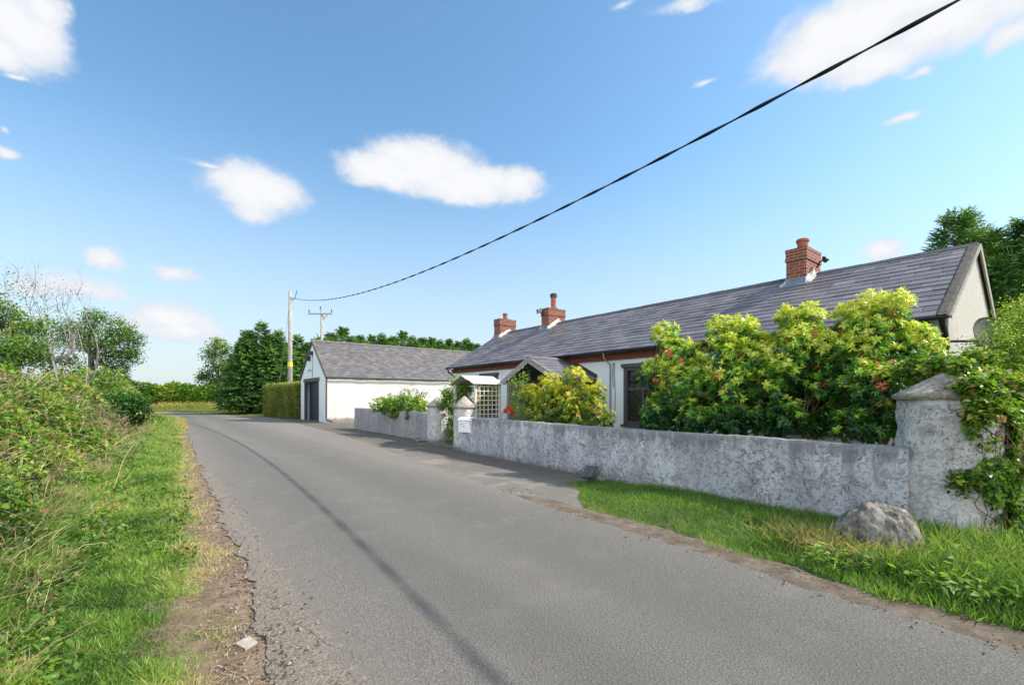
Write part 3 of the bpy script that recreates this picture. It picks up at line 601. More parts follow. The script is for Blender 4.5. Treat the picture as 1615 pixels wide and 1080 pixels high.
def chimney(parent, v0, v1, u0, u1, zb, zt, pot_h, pot_v, label, pot_cap=False, pot_r=.12):
    mb = MB(); mb.box((v0, u0, zb), (v1, u1, zt - .30)); mb.box((v0 - .022, u0 - .022, zt - .30), (v1 + .022, u1 + .022, zt - .225))
    mb.box((v0 - .012, u0 - .012, zt - .225), (v1 + .012, u1 + .012, zt - .075)); mb.box((v0 - .018, u0 - .018, zt - .075), (v1 + .018, u1 + .018, zt))
    ch = mb.build('chimney', M['brick'], parent); ch['label'] = label
    f = MB(); cv, cu = pot_v, (u0 + u1) / 2
    f.lathe((cv, cu, zt), [(.20, 0), (.19, .03), (pot_r + .02, .07)], 16); f.build('flaunching', M['mortar'], ch)
    pr = [(pot_r * .95, .04), (pot_r, pot_h - .09), (pot_r * 1.18, pot_h - .07), (pot_r * 1.2, pot_h - .02), (pot_r * 1.05, pot_h), (pot_r * .8, pot_h), (pot_r * .8, pot_h - .1), (.001, pot_h - .1)]
    p = MB().lathe((cv, cu, zt), pr, 20).build('chimney_pot', M['pot'], ch, smooth=False)
    if pot_cap: MB().lathe((cv, cu, zt + pot_h), [(pot_r * 1.3, -.06), (pot_r * 1.32, .05), (pot_r * .9, .09), (.01, .10)], 16).build('cowl', M['potdark'], ch)
    # stepped cement fillets where the stack meets the slates
    k = .585; zr = 4.52 + .03
    for uu, sg in ((u0, -1), (u1, 1)):
        fl = MB()
        vs = np.arange(v0 - .08, 12.66, .09)
        for a in vs:
            z = zr - k * (12.66 - a); hh = .10 + .05 * rng.random(); fl.obox((a, uu + sg * .001, z - .06), (.10, 0, k * .1), (0, sg * .022, 0), (0, 0, hh + .05))
            fl.obox((a, uu + sg * .02, z - .02), (.10, 0, k * .1), (0, sg * .10, 0), (0, 0, .035))
        fl.build('flashing', M['flash'], ch)
    z = zr - k * (12.66 - v0); MB().obox((v0 - .15, u0 - .06, z - k * .15 - .01), (.15, 0, k * .15), (0, u1 - u0 + .12, 0), (0, 0, .035)).box((v0 - .018, u0 - .02, z - .05), (v0 - .002, u1 + .02, z + .12)).build('apron', M['lead'], ch)
    return ch

U0, U1 = 1.475, 17.0; VW, VB = 10.0, 15.30; ZE, ZR, VRG = 2.80, 4.52, 12.66; K = (ZR - ZE) / (VRG - 9.72)
cot = thing('cottage', 'long low white cottage with slate roof, brick chimneys and a porch, behind the roadside wall', 'cottage', (VW, U0, 0))
ops = [(u0 - U0, u1 - U0, z0, z1) for u0, u1, z0, z1 in [(3.0, 4.1, .85, 2.33), (6.75, 7.9, .80, 2.33), (9.9, 10.9, .05, 2.05), (13.75, 14.85, .85, 2.36)]]
mb = MB(); wall_cells(mb, (VW, U0, 0), (0, 1, 0), U1 - U0, ZE, ops, (1, 0, 0)); mb.f = [f[::-1] for f in mb.f]
mb.face([(VB, U0, 0), (VB, U1, 0), (VB, U1, ZE), (VB, U0, ZE)])
mb.face([(VW, U1, 0), (VB, U1, 0), (VB, U1, ZE), (VRG, U1, ZR - .05), (VW, U1, ZE)])
mb.build('wall', M['house'], cot)
mb = MB(); zg = lambda v: ZE - .05 + K * (min(v, 2 * VRG - v) - 9.72)
mb.hull([(VW - .004, U0, 0), (VB, U0, 0), (VB, U0, zg(VB)), (VRG, U0, zg(VRG)), (VW - .004, U0, zg(VW)), (VW + .3, U0 + .25, 0), (VB, U0 + .25, 0), (VB, U0 + .25, zg(VB)), (VRG, U0 + .25, zg(VRG)), (VW + .3, U0 + .25, zg(VW))],
        [(0, 1, 2, 3, 4), (9, 8, 7, 6, 5), (0, 4, 9, 5)]).build('gable_wall', M['gable'], cot)['label'] = 'pebbledashed gable end of the cottage'
mb = MB()
for i in range(3): mb.box((VW - .05 - .018 * i, U0 + .22, 2.56 + .06 * i), (VW + .02, U1, 2.618 + .06 * i))
mb.build('brick_eaves', plain('red_painted_eaves', (.20, .065, .042), .75, .35, 14), cot)
# roof
mb = MB(); Ls = math.hypot(VRG - 9.72, ZR - ZE); RU0, RU1 = 1.43, 17.12
Uf = norm((VRG - 9.72, 0, ZR - ZE)); Nf = norm((-(ZR - ZE), 0, VRG - 9.72)); vb_ = 2 * VRG - 9.72
Ub = norm((-(VRG - 9.72), 0, ZR - ZE)); Nb = norm((ZR - ZE, 0, VRG - 9.72))
for E, Ux, Nx in (((9.72, 0, ZE), Uf, Nf), ((vb_, 0, ZE), Ub, Nb)):
    a = np.array([E[0], RU0, E[2]]); mb.obox(a - Nx * .055, Ux * (Ls - .02), (0, RU1 - RU0, 0), Nx * .05)
roof = mb.build('roof', M['ridge'], cot)
mb = MB(); slates(mb, (9.70, RU0 + .15, ZE), (0, 1, 0), RU1 - RU0 - .15, Uf, Ls, Nf, .228, .40, .014, seed=5)
slates(mb, (vb_ + .02, RU0, ZE), (0, 1, 0), RU1 - RU0, Ub, Ls, Nb, .228, .40, .014, seed=6); mb.build('slates', M['slate'], roof)
mb = MB(); ridge_tiles(mb, (VRG, RU0, ZR + .012), (VRG, RU1, ZR + .012), .15, .088, .45); mb.build('ridge', M['ridge'], roof)
def strip(u0, u1, name):
    ns, nc = 60, 7; P = []
    for i in range(nc):
        s = np.linspace(-.01, Ls, ns); uu = u0 + (u1 - u0) * i / (nc - 1); q = np.stack([s, np.full(ns, uu)], 1)
        h = .016 + .010 * np.abs(sn(q, 14, 8)) ; h = h if 0 < i < nc - 1 else h * 0 - .04
        ed = .012 * sn(q, 6, 2) if i == nc - 1 else 0
        P.append(np.stack([9.70 + Uf[0] * s + Nf[0] * h, np.full(ns, uu) + ed, ZE + Uf[2] * s + Nf[2] * h], -1))
    return grid_mesh(name, np.array(P), M['mortar'], roof)
strip(RU0 - .01, RU0 + .17, 'verge')
mb = MB()
for s0, Ux, Nx, E in ((0, Uf, Nf, (9.72, 0, ZE)), (0, Ub, Nb, (vb_, 0, ZE))):
    mb.obox(np.array([E[0], RU0 - .035, E[2]]) - Nx * (.06 if Ux[0] > 0 else .16), Ux * Ls, (0, .03, 0), Nx * (.055 if Ux[0] > 0 else .15))
mb.build('barge_board', M['barge'], roof)
chimney(cot, 12.22, 13.12, 4.28, 4.72, 3.9, 5.14, .30, 12.62, 'near brick chimney with a short red pot and lead apron')
chimney(cot, 12.2, 13.1, 13.35, 13.78, 3.9, 5.10, .56, 12.66, 'middle brick chimney with a tall capped pot', True, .11)
chimney(cot, 12.2, 13.1, 16.6, 17.06, 3.9, 5.12, .30, 12.66, 'far brick chimney on the end gable', False, .10)
# gutter and downpipes
mb = MB(); mb.tube([(9.675, RU0 + .02, ZE - .035), (9.665, RU1, ZE - .035)], .032, 8); mb.build('gutter', M['black'], cot)
mb = MB(); mb.tube([(9.675, 1.50, ZE - .05), (9.69, 1.50, 2.68), (9.92, 1.50, 2.52), (9.945, 1.50, 2.40), (9.945, 1.50, .05)], .042, 10)
for z in (.6, 1.5, 2.3): mb.box((9.89, 1.452, z), (10.0, 1.55, z + .04))
mb.build('downpipe', M['black'], cot)
mb = MB(); mb.box((9.955, 1.64, .1), (9.998, 1.80, 2.55)); mb.build('corner_board', M['frame'], cot)
mb = MB(); mb.tube([(9.965, 1.595, .1), (9.965, 1.595, 2.55)], .022, 8); mb.build('conduit', M['white'], cot)
mb = MB(); mb.tube([(9.66, 8.36, ZE - .05), (9.70, 8.36, 2.6), (9.955, 8.36, 2.44), (9.955, 8.36, 1.0)], .02, 6)
mb.tube([(9.975, 8.22, 2.49), (9.98, 8.24, 2.2), (9.975, 8.21, 1.9), (9.98, 8.2, 1.5), (9.975, 8.23, .9)], .010, 5); mb.tube([(9.975, 8.27, 2.49), (9.98, 8.29, 2.1), (9.975, 8.26, 1.8)], .010, 5); mb.build('wall_pipe', M['greywood'], cot)
MB().tube([(9.66, 16.9, ZE - .05), (9.7, 16.9, 2.6), (9.95, 16.9, 2.45), (9.95, 16.9, .1)], .035, 8).build('downpipe', M['black'], cot)
def window(parent, u0, u1, z0, z1, v=VW):
    mb = MB(); w = .09; d0, d1 = v - .02, v + .10
    mb.box((d0, u0 - .02, z0), (d1, u0 + w, z1)); mb.box((d0, u1 - w, z0), (d1, u1 + .02, z1)); mb.box((d0, u0 + w, z1 - w), (d1, u1 - w, z1)); mb.box((d0, u0 + w, z0), (d1, u1 - w, z0 + w))
    mb.box((v - .07, u0 - .07, z1 - .002), (v + .06, u1 + .07, z1 + .10)); mb.box((v - .11, u0 - .05, z0 - .07), (v + .1, u1 + .05, z0 - .002))
    m = z0 + (z1 - z0) * .62; mb.box((d0 + .04, u0 + w, m - .03), (d1 - .01, u1 - w, m + .03)); mb.box((d0 + .05, (u0 + u1) / 2 - .03, z0 + w), (d1 - .02, (u0 + u1) / 2 + .03, m - .03))
    wn = mb.build('window', M['frame'], parent)
    MB().box((v + .065, u0 + w, z0 + w), (v + .075, u1 - w, z1 - w)).build('pane', M['glass'], wn)
    MB().box((v + .14, u0 - .05, z0 - .05), (v + .145, u1 + .05, z1 + .02)).build('curtain', M['curtain'], wn); return wn
window(cot, 3.0, 4.1, .85, 2.33); window(cot, 6.75, 7.9, .80, 2.33); window(cot, 13.75, 14.85, .85, 2.36)
mb = MB(); mb.box((VW + .08, 9.9, .05), (VW + .13, 10.9, 2.05)); dr = mb.build('door', M['door'], cot); MB().lathe((VW + .07, 10.0, 1.0), [(.03, -.03), (.035, 0), (.03, .03)], 10).build('handle', M['steel'], dr)
# porch
pu, ph, pe, pr_, pv0 = 10.15, 1.27, 2.06, 2.70, 8.50
porch = MB().box((pv0 + .1, pu - ph + .05, -.02), (VW - .01, pu + ph - .05, .05)).build('porch', M['stonelint'], cot)
for uu in (pu - ph + .12, pu + ph - .12): MB().box((pv0 + .10, uu - .05, 0.05), (pv0 + .20, uu + .05, 2.12)).build('post', M['greywood'], porch)
mb = MB(); mb.box((pv0 + .20, pu - ph + .09, .05), (VW - .01, pu - ph + .15, .9))
mb.build('side_wall', M['greywood'], porch); MB().box((pv0 + .2, pu + ph - .15, .05), (VW - .01, pu + ph - .09, 2.1)).build('side_wall', M['greywood'], porch); MB().box((VW - .09, pu - ph + .05, 0.05), (VW - .012, pu - ph + .15, 2.1)).build('post', M['greywood'], porch)
MB().box((pv0 + .24, pu - ph + .11, .9), (VW - .1, pu - ph + .13, 2.05)).build('side_pane', M['glass'], porch)
mb = MB(); Lp = math.hypot(ph, pr_ - pe); base_m = MB()
for sg in (-1, 1):
    Ux = norm((0, -sg * ph, pr_ - pe)); Nx = norm((0, sg * (pr_ - pe), ph)); E = np.array([pv0, pu + sg * ph, pe])
    base_m.obox(E - Nx * .05, (VW - pv0 - .012, 0, 0), Ux * (Lp - .01), Nx * .045)
    slates(mb, E + np.array([-.02, 0, 0]), (1, 0, 0), VW - pv0 + .008, Ux, Lp, Nx, .2, .30, .014, seed=8 + sg)
ps = mb.build('porch_slates', M['slate'], porch); base_m.build('porch_roof', M['potdark'], porch)
mb = MB(); ridge_tiles(mb, (pv0 - .02, pu, pr_ + .012), (VW - .02, pu, pr_ + .012), .12, .055, .32, .028); mb.build('porch_ridge', plain('porch_ridge_tile', (.17, .16, .17), .6, .2), porch)
mb = MB()
for sg in (-1, 1):
    Ux = norm((0, -sg * ph, pr_ - pe)); Nx = norm((0, sg * (pr_ - pe), ph)); E = np.array([pv0 - .045, pu + sg * (ph + .02), pe])
    mb.obox(E - Nx * .16 + np.array([0.003 * sg, 0, 0]), (.035, 0, 0), Ux * (Lp + .0), Nx * .16)
    mb.obox(np.array([pv0 + .02, pu + sg * (ph + .015), pe - .085]), (VW - pv0 - .04, 0, 0), (0, sg * .03, 0), (0, 0, .10))
mb.build('barge_board', M['greywood'], porch)
mb = MB()
for sg in (-1, 1): MB().tube([(pv0 - .02, pu + sg * (ph + .075), pe - .05), (VW - .03, pu + sg * (ph + .075), pe - .05)], .035, 8).build('gutter', M['black'], porch)
MB().hull([(VW - .03, pu - ph - .02, pe - .01), (VW - .03, pu - ph - .02, pe + .12), (VW - .03, pu, pr_ + .11), (VW - .03, pu, pr_ - .02), (VW - .005, pu - ph - .02, pe - .01), (VW - .005, pu - ph - .02, pe + .12), (VW - .005, pu, pr_ + .11), (VW - .005, pu, pr_ - .02)],
          [(0, 1, 2, 3), (7, 6, 5, 4), (1, 5, 6, 2), (0, 3, 7, 4), (0, 4, 5, 1)]).build('flashing', M['potdark'], porch)

# ------------------------------------------------------------------ aerials on the roof
def dish(name, label, c, r, face, mat, arm_to, dm=None):
    t = thing(name, label, 'satellite dish', tuple(arm_to)); f = norm(face); s = norm(np.cross(f, [0, 0, 1.])); uu = np.cross(s, f); c = np.array(c, float)
    mb = MB(); nr, na = 6, 28
    for side in (0, 1):
        k = len(mb.v)
        for i in range(nr + 1):
            for j in range(na):
                rr = r * i / nr; a = 2 * math.pi * j / na; mb.v.append(tuple(c + s * rr * math.cos(a) * .92 + uu * rr * math.sin(a) + f * (.22 * rr * rr / r) - f * .012 * side))
        for i in range(nr):
            for j in range(na):
                q = [k + i * na + j, k + i * na + (j + 1) % na, k + (i + 1) * na + (j + 1) % na, k + (i + 1) * na + j]; mb.f.append(q if side else q[::-1]); mb.t.append(.5); mb.m.append(0)
    k0 = nr * na
    for j in range(na): mb.f.append([k0 + j, k0 + (j + 1) % na, k0 + (nr + 1) * na + (j + 1) % na, k0 + (nr + 1) * na + j]); mb.t.append(.5); mb.m.append(0)
    mb.build('reflector', mat, t, smooth=True)
    a = MB(); a.tube([c - uu * r * .8, c - uu * r * .5 + f * r * 1.0], .012, 6); lnb = c - uu * r * .45 + f * r * 1.05; a.tube([lnb, lnb - f * .08], .028, 8); a.build('feed_arm', M['black'], t)
    MB().tube([c - f * .02, c - f * .10, np.array(arm_to, float)], .02, 7).build('bracket', M['black'], t)
dish('satellite_dish', 'large dark mesh satellite dish mounted beside the near gable of the cottage', (10.06, 1.02, 2.42), .33, (-.55, -.75, .35), plain('dark_mesh_dish', (.085, .085, .08), .6, .15), (10.02, 1.53, 2.42))
dish('satellite_dish', 'small dark satellite dish on the roof side of the near chimney', (12.75, 4.08, 4.86), .085, (.6, -.5, .35), M['potdark'], (12.75, 4.24, 4.70))
dish('satellite_dish', 'grey satellite dish bolted to the front of the middle chimney', (12.06, 13.74, 4.98), .15, (-.75, -.1, .6), plain('grey_dish', (.30, .33, .34), .5, .1), (12.18, 13.6, 4.82))

# ------------------------------------------------------------------ garage
G0, G1, GV0, GV1, GE, GR = 28.75, 35.1, 8.05, 21.0, 2.92, 5.33; GC = (G0 + G1) / 2
gar = thing('garage', 'white painted stone garage with slate roof and dark roller door beyond the cottage', 'garage', (GV0, GC, 0))
mb = MB(); op = [(30.45 - G0, 34.0 - G0, 0, 2.62)]
wall_cells(mb, (GV0, G0, 0), (0, 1, 0), G1 - G0, GE, op, (1, 0, 0), .35); mb.f = [f[::-1] for f in mb.f]
mb.face([(GV0, G0, GE), (GV0, GC, GR - .05), (GV0, G1, GE)]); mb.build('gable_wall', M['house'], gar); mb = MB(); mb.face([(GV1, G0, 0), (GV1, G0, GE), (GV1, GC, GR - .05), (GV1, G1, GE), (GV1, G1, 0)])
mb.build('gable_wall', M['house'], gar)
mb = MB(); ns = 90; P = np.zeros((ns, 16, 3))
for i, vv in enumerate(np.linspace(GV0, GV1, ns)):
    for j, zz in enumerate(np.linspace(0, GE, 16)): P[i, j] = (vv, G0, zz)
P[:, :, 1] += (.025 * sn(P.reshape(-1, 3), 2.2, 3)).reshape(ns, 16) * (np.linspace(0, 1, ns)[:, None] > 0); grid_mesh('side_wall', P, M['garage'], gar)
MB().face([(GV0, G1, 0), (GV1, G1, 0), (GV1, G1, GE), (GV0, G1, GE)]).build('side_wall', M['garage'], gar)
mb = MB(); sl = MB(); hw = GC - G0 + .12; kk = (GR - GE) / (GC - G0); Lg_ = math.hypot(hw, kk * hw)
for sg in (-1, 1):
    Ux = norm((0, -sg, kk)); Nx = norm((0, sg * kk, 1)); E = np.array([GV0 - .06, GC + sg * hw, GR - kk * hw])
    mb.obox(E - Nx * .055, (GV1 - GV0 + .12, 0, 0), Ux * (Lg_ - .02), Nx * .05); slates(sl, E + np.array([.02, 0, 0]), (1, 0, 0), GV1 - GV0 + .08, Ux, Lg_, Nx, .215, .32, .015, seed=20 + sg)
rf = mb.build('roof', M['ridge'], gar); sl.build('slates', M['slate2'], rf)
mb = MB(); ridge_tiles(mb, (GV0 - .08, GC, GR + .02), (GV1, GC, GR + .02), .14, .10, .45); mb.build('ridge', plain('mossy_ridge_tile', (.15, .145, .13), .8, .3), rf)
mb = MB()
for sg in (-1, 1):
    Ux = norm((0, -sg, kk)); Nx = norm((0, sg * kk, 1)); E = np.array([GV0 - .09, GC + sg * hw, GR - kk * hw]); mb.obox(E - Nx * .12 + np.array([.003 * sg, 0, 0]), (.03, 0, 0), Ux * Lg_, Nx * .14)
mb.build('verge', M['mortar'], rf)
mb = MB(); mb.box((GV0 - .04, 30.25, 2.62), (GV0 + .1, 34.2, 2.84)); mb.box((GV0 - .03, 33.78, 0), (GV0 + .12, 34.02, 2.615)); mb.box((GV0 - .03, 30.42, 0), (GV0 + .12, 30.56, 2.615)); mb.build('door_frame', M['frame'], gar)
mb = MB()
for i in range(26): mb.box((GV0 + .28 + .02 * (i % 2), 30.5, .02 + i * .1), (GV0 + .36, 33.9, .12 + i * .1))
mb.build('roller_door', M['door'], gar)
mb = MB(); mb.tube([(GV0 - .03, G0 - .07, 2.85), (GV0 - .03, G0 - .07, .35), (GV0 - .03, G0 - .12, .2), (GV0 + .25, G0 - .35, .08)], .05, 8); mb.tube([(GV0 - .12, G0 - .19, GE - .13), (GV1, G0 - .19, GE - .13)], .05, 8); mb.build('downpipe', M['frame'], gar)
mb = MB(); mb.box((GV0 - .22, GC - .12, 4.35), (GV0 - .005, GC + .12, 4.6)); mb.box((GV0 - .30, GC + .5, 4.0), (GV0 - .005, GC + .62, 4.35)); mb.tube([(GV0 - .01, GC, 4.35), (GV0 - .012, GC - .02, 3.4), (GV0 - .012, GC, 2.9)], .014, 5); mb.build('lamp', M['potdark'], gar)
MB().tube([(GV0 - .01, GC + .3, 3.35), (GV0 - .2, GC + .1, 3.4), (GV0 - .24, GC + .0, 3.2)], .03, 6).build('bracket', plain('green_paint', (.03, .22, .13), .5), gar)

# ------------------------------------------------------------------ roadside walls, pillars, post box
def rough_wall(name, label, p0, p1, th, H0, H1, mat, seed, nz=14, step=.05):
    p0, p1 = np.array(p0, float), np.array(p1, float); L_ = np.linalg.norm(p1 - p0); d = (p1 - p0) / L_; nrm = np.array([d[1], -d[0]])
    if nrm[0] < 0: nrm = -nrm
    ns = int(L_ / step); ring = []
    prof = [(0, -.05 + (1.0) * t) for t in np.linspace(0, 1, nz)] + [(.04, 1.0), (.5, 1.015), (.96, 1.0)] + [(1, 1 - .5 * t) for t in np.linspace(0, 1, 3)] + [(1, -.05)]
    P = np.zeros((ns + 1, len(prof), 3))
    for i in range(ns + 1):
        t = i / ns; q = p0 + d * L_ * t; H = H0 + (H1 - H0) * t
        for j, (a, b) in enumerate(prof):
            zz = b * (H if b > 0 else 1); P[i, j] = (q[0] + nrm[0] * th * a, q[1] + nrm[1] * th * a, zz)
    n = sn(P.reshape(-1, 3), 3.2, seed, 4).reshape(P.shape[:2]); n2 = sn(P.reshape(-1, 3), 22, seed + 3, 3).reshape(P.shape[:2])
    disp = .018 * n + .007 * n2; P[:, :, 0] -= disp * nrm[0]; P[:, :, 1] -= disp * nrm[1]; P[:, nz - 1:nz + 3, 2] += (.02 * n + .006 * n2)[:, nz - 1:nz + 3]
    # close the ends
    c0 = P[0].mean(0); c1 = P[-1].mean(0); P = np.concatenate([np.repeat(c0[None, None], len(prof), 1), P, np.repeat(c1[None, None], len(prof), 1)], 0)
    o = grid_mesh(name, P, mat, None, (p0[0], p0[1], 0)); return tag(o, label, 'wall')
rough_wall('boundary_wall', 'long low whitewashed roughcast wall from the gate pillar to the ivy pillar by the boulder', (6.77, 11.2), (6.30, 1.25), .24, .95, .96, M['wall'], 31)
rough_wall('boundary_wall', 'short grey rendered wall between the garage forecourt and the garden gate', (7.62, 22.5), (7.42, 14.0), .22, 1.03, .98, M['wall2'], 35)
def pillar(label, c, r, h, cap, seed, flare=.04, mat='pillar'):
    t = thing('gate_pillar', label, 'pillar', (c[0], c[1], 0)); n = 30; big = flare > .1
    prof = [(r * (1 + flare * (1 - k / n) ** 2), h * k / n - (.05 if k == 0 else 0)) for k in range(n + 1)]
    MB().lathe((c[0], c[1], 0), prof, 72, jit=.055 if big else .02, seed=seed).build('shaft', M[mat], t, smooth=True)
    MB().lathe((c[0], c[1], h), [(r * .9, -.01), (r * 1.07, 0), (r * 1.09, .035)] + [(r * 1.08 * (1 - k / 8) ** .92 + .01, .04 + cap * k / 8) for k in range(9)], 72, jit=.05, seed=seed + 1).build('cap', M['cap'], t, smooth=True)
    return t
pillar('white gate pillar with a pointed cap on the garage side of the gate', (7.52, 13.8), .36, 1.2, .33, 41)
pillar('white gate pillar with a pointed cap that carries the post box', (7.02, 11.3), .31, 1.2, .33, 42)
pillar('stout ivy-grown round pillar with low conical cap behind the boulder', (6.80, 1.00), .43, 1.49, .27, 43, .30)
pb = thing('post_box', 'white wall-mounted post box with curved lid on the gate pillar', 'post box', (6.66, 11.1, .6))
q0 = pt(723, 682, 12.72); q1 = pt(746, 682, 12.42); d = (q1 - q0); d[2] = 0; wdt = np.linalg.norm(d); d /= wdt; nn = np.array([-d[1], d[0], 0]); nn = nn if nn[0] < 0 else -nn
mb = MB(); B0 = np.array([q0[0], q0[1], .56])
mb.obox(B0, d * wdt, -nn * .14, (0, 0, .33)); mb.build('box', M['white'], pb)
mb = MB(); n = 10; P = []
for k in range(n + 1):
    a = math.pi / 2 * k / n; P.append(B0 + nn * (.03 - .19 * (1 - math.cos(a)) * 1.0) * 1 + np.array([0, 0, .33 + .085 * math.sin(a)]))
for k in range(n): mb.face([P[k] - d * .012, P[k] + d * (wdt + .012), P[k + 1] + d * (wdt + .012), P[k + 1] - d * .012])
for e in (-d * .012, d * (wdt + .012)): mb.face([p + e for p in P] + [B0 - nn * .16 + e + np.array([0, 0, .33])])
mb.build('lid', M['white'], pb)
for f_, g_, w_, h_ in ((.18, .20, .035, .045), (.36, .13, .03, .05), (.30, .23, .05, .012)): MB().obox(B0 + nn * .004 + d * wdt * f_ + np.array([0, 0, g_]), d * w_, nn * .004, (0, 0, h_)).build('badge', M['steel'], pb)
# boulder, loose slate, stones
def stone(name, label, c, r, seed, sub=48, cat='boulder', mat='rock', amp=.22, group=None):
    n, m = sub // 2, sub; P = np.zeros((m + 1, n + 1, 3))
    th = np.linspace(0, 2 * math.pi, m + 1); ph = np.linspace(0, math.pi, n + 1); T, F = np.meshgrid(th, ph, indexing='ij')
    D = np.stack([np.cos(T) * np.sin(F), np.sin(T) * np.sin(F), np.cos(F)], -1); q = D.reshape(-1, 3)
    k = 1 + amp * sn(q, 1.7, seed, 2) + amp * .35 * sn(q, 5, seed + 1, 4) + amp * .22 * np.abs(sn(q, 9, seed + 2, 4)); k = np.minimum(k, 1.12 + .05 * sn(q, 3, seed)); P = D * k.reshape(T.shape)[..., None] * np.array(r) + np.array(c)
    o = grid_mesh(name, P, M[mat], None, (c[0], c[1], 0)); return tag(o, label, cat, group)
stone('boulder', 'rough grey boulder lying in the grass against the ivy pillar', (5.42, 1.30, .15), (.31, .33, .40), 57, 128, amp=.2)
sl_ = MB().obox((6.30, 5.98, .0), (-.02, -.27, .03), (.16, 0, .20), (-.02, 0, .025)); tag(sl_.build('loose_slate', M['slab'], None, (6.3, 5.9, 0)), 'broken dark slate leaning against the foot of the long wall', 'slate')
stone('stone', 'small pale stone lying at the foot of the gate pillar', (7.0, 14.3, .05), (.10, .13, .10), 55, 16, 'stone')
stone('stone', 'small flat stone beside the leaning slate at the wall', (6.34, 5.55, .03), (.06, .09, .06), 56, 16, 'stone')
a_ = pt(390, 1018, 2.76); tag(MB().hull([(a_[0] - .02, a_[1] - .07, .008), (a_[0] + .05, a_[1] - .02, .008), (a_[0] + .02, a_[1] + .09, .008), (a_[0] - .06, a_[1] + .03, .008), (a_[0] - .02, a_[1] - .07, .022), (a_[0] + .05, a_[1] - .02, .02), (a_[0] + .02, a_[1] + .09, .02), (a_[0] - .06, a_[1] + .03, .024)], [(4, 5, 6, 7), (0, 1, 5, 4), (1, 2, 6, 5), (2, 3, 7, 6), (3, 0, 4, 7)]).build('stone', plain('flat_stone', (.38, .33, .28), .9, .2, 30), None, (a_[0], a_[1], 0)), 'flat pale stone on the bare dirt verge', 'stone')

# ------------------------------------------------------------------ arbour over the gate path
ab = thing('garden_arbour', 'cream timber arbour with trellis side and boarded roof inside the gate', 'arbour', (7.95, 12.0, 0))
av0, av1, au0, au1 = 7.5, 8.4, 11.45, 12.65
for uu in (au0, au1):
    for vv in (av0, av1): MB().box((vv - .035, uu - .035, 0), (vv + .035, uu + .035, 1.93)).build('post', M['cream'], ab)
    mb = MB(); nv, nz_ = 6, 12
    for i in range(1, nv): vv = av0 + (av1 - av0) * i / nv; mb.box((vv - .013, uu - .022, .15), (vv + .013, uu - .010, 1.88))
    for j in range(nz_ + 1): zz = .18 + 1.68 * j / nz_; mb.box((av0 + .035, uu - .009, zz - .013), (av1 - .035, uu + .003, zz + .013))
    mb.build('trellis', M['cream'], ab)
mb = MB()
for sg in (-1, 1):
    uc = (au0 + au1) / 2; hw_ = (au1 - au0) / 2 + .13; Ux = norm((0, -sg * hw_, .26)); Nx = norm((0, sg * .26, hw_)); Lq = math.hypot(hw_, .26)
    for k in range(4): mb.obox(np.array([av0 - .15, uc + sg * hw_, 1.92]) + Ux * (Lq * k / 4) + Nx * (.012 if k % 2 else 0), (av1 - av0 + .3, 0, 0), Ux * (Lq / 4 + .01), Nx * .018)
mb.build('roof', plain('sun_bleached_board', (.55, .52, .48), .85, .25, 16), ab)

# ------------------------------------------------------------------ poles and cable
WP = np.array([-17.12, 36.0]); WD = np.array([.5765, -.8171])
def wz(s): return .003243 * s * s - .2176 * s + 9.374
pole = thing('utility_pole', 'tall pale wooden pole with a yellow band rising behind the clipped hedge', 'pole', (*fr(-17.55, 36.0), 0))
pc = np.array([*fr(-17.55, 36.0), 0]); MB().tube([pc - [0, 0, .3], pc + [0, 0, 5], pc + [0, 0, 9.92]], [.20, .165, .12], 14).build('pole', M['pole'], pole, smooth=True)
MB().tube([pc + [0, 0, 4.0], pc + [0, 0, 4.35]], [.185, .183], 14).build('yellow_band', M['yellow'], pole)
br = MB(); e = np.array([*fr(-17.15, 36.0), 9.37]); br.tube([pc + [0, 0, 9.55], e], .03, 6); br.tube([e, e + np.array([.02, -.1, .3]), e + np.array([.1, -.25, .62])], .03, 6); br.tube([pc + [0, 0, 9.2], e], .03, 6); br.build('bracket', M['steel'], pole)
MB().tube([pc + np.array([-.02, .21, 6.6 - .9]), pc + np.array([.0, .15, 9.0])], .012, 5).build('conduit', M['black'], pole)
MB().tube([pc + [0, 0, 9.3], np.array([*fr(-19.2, 36.9), 0])], .012, 5).build('stay_wire', M['steel'], pole)
cb_ = thing('overhead_cable', 'thick twisted black overhead cable running from the roadside pole over the road', 'cable', (*fr(WP[0], WP[1]), 0))
mb = MB(); S_ = np.concatenate([np.arange(0, 8, .25), np.arange(8, 67.2, .08)]); k0 = 0; nsd = 8
Pw = np.stack([WP[0] + WD[0] * S_, WP[1] + WD[1] * S_], 1)
for i, s in enumerate(S_):
    v, u = fr(*Pw[i]); c = np.array([v, u, wz(s)]); dv, du = fr(*WD); tz = .006486 * s - .2176; T = norm((dv, du, tz)); A = norm(np.cross(T, [0, 0, 1.])); B = np.cross(A, T); ph = math.pi * s / .85
    for j in range(nsd):
        a = 2 * math.pi * j / nsd; ex, ey = .027 * math.cos(a), .013 * math.sin(a); x = ex * math.cos(ph) - ey * math.sin(ph); y = ex * math.sin(ph) + ey * math.cos(ph); mb.v.append(tuple(c + A * x + B * y))
for i in range(len(S_) - 1):
    for j in range(nsd): q = i * nsd; mb.f.append([q + j, q + (j + 1) % nsd, q + nsd + (j + 1) % nsd, q + nsd + j]); mb.t.append(.5); mb.m.append(0)
mb.build('cable', M['cable'], cb_, smooth=True)
p2 = pt(507.5, 560, 50); p2[2] = 0
tp = thing('electricity_pole', 'wooden pole with crossarm and transformer standing behind the garage roof', 'pole', tuple(p2))
MB().tube([p2, p2 + [0, 0, 11.15]], [.22, .14], 12).build('pole', M['pole'], tp, smooth=True)
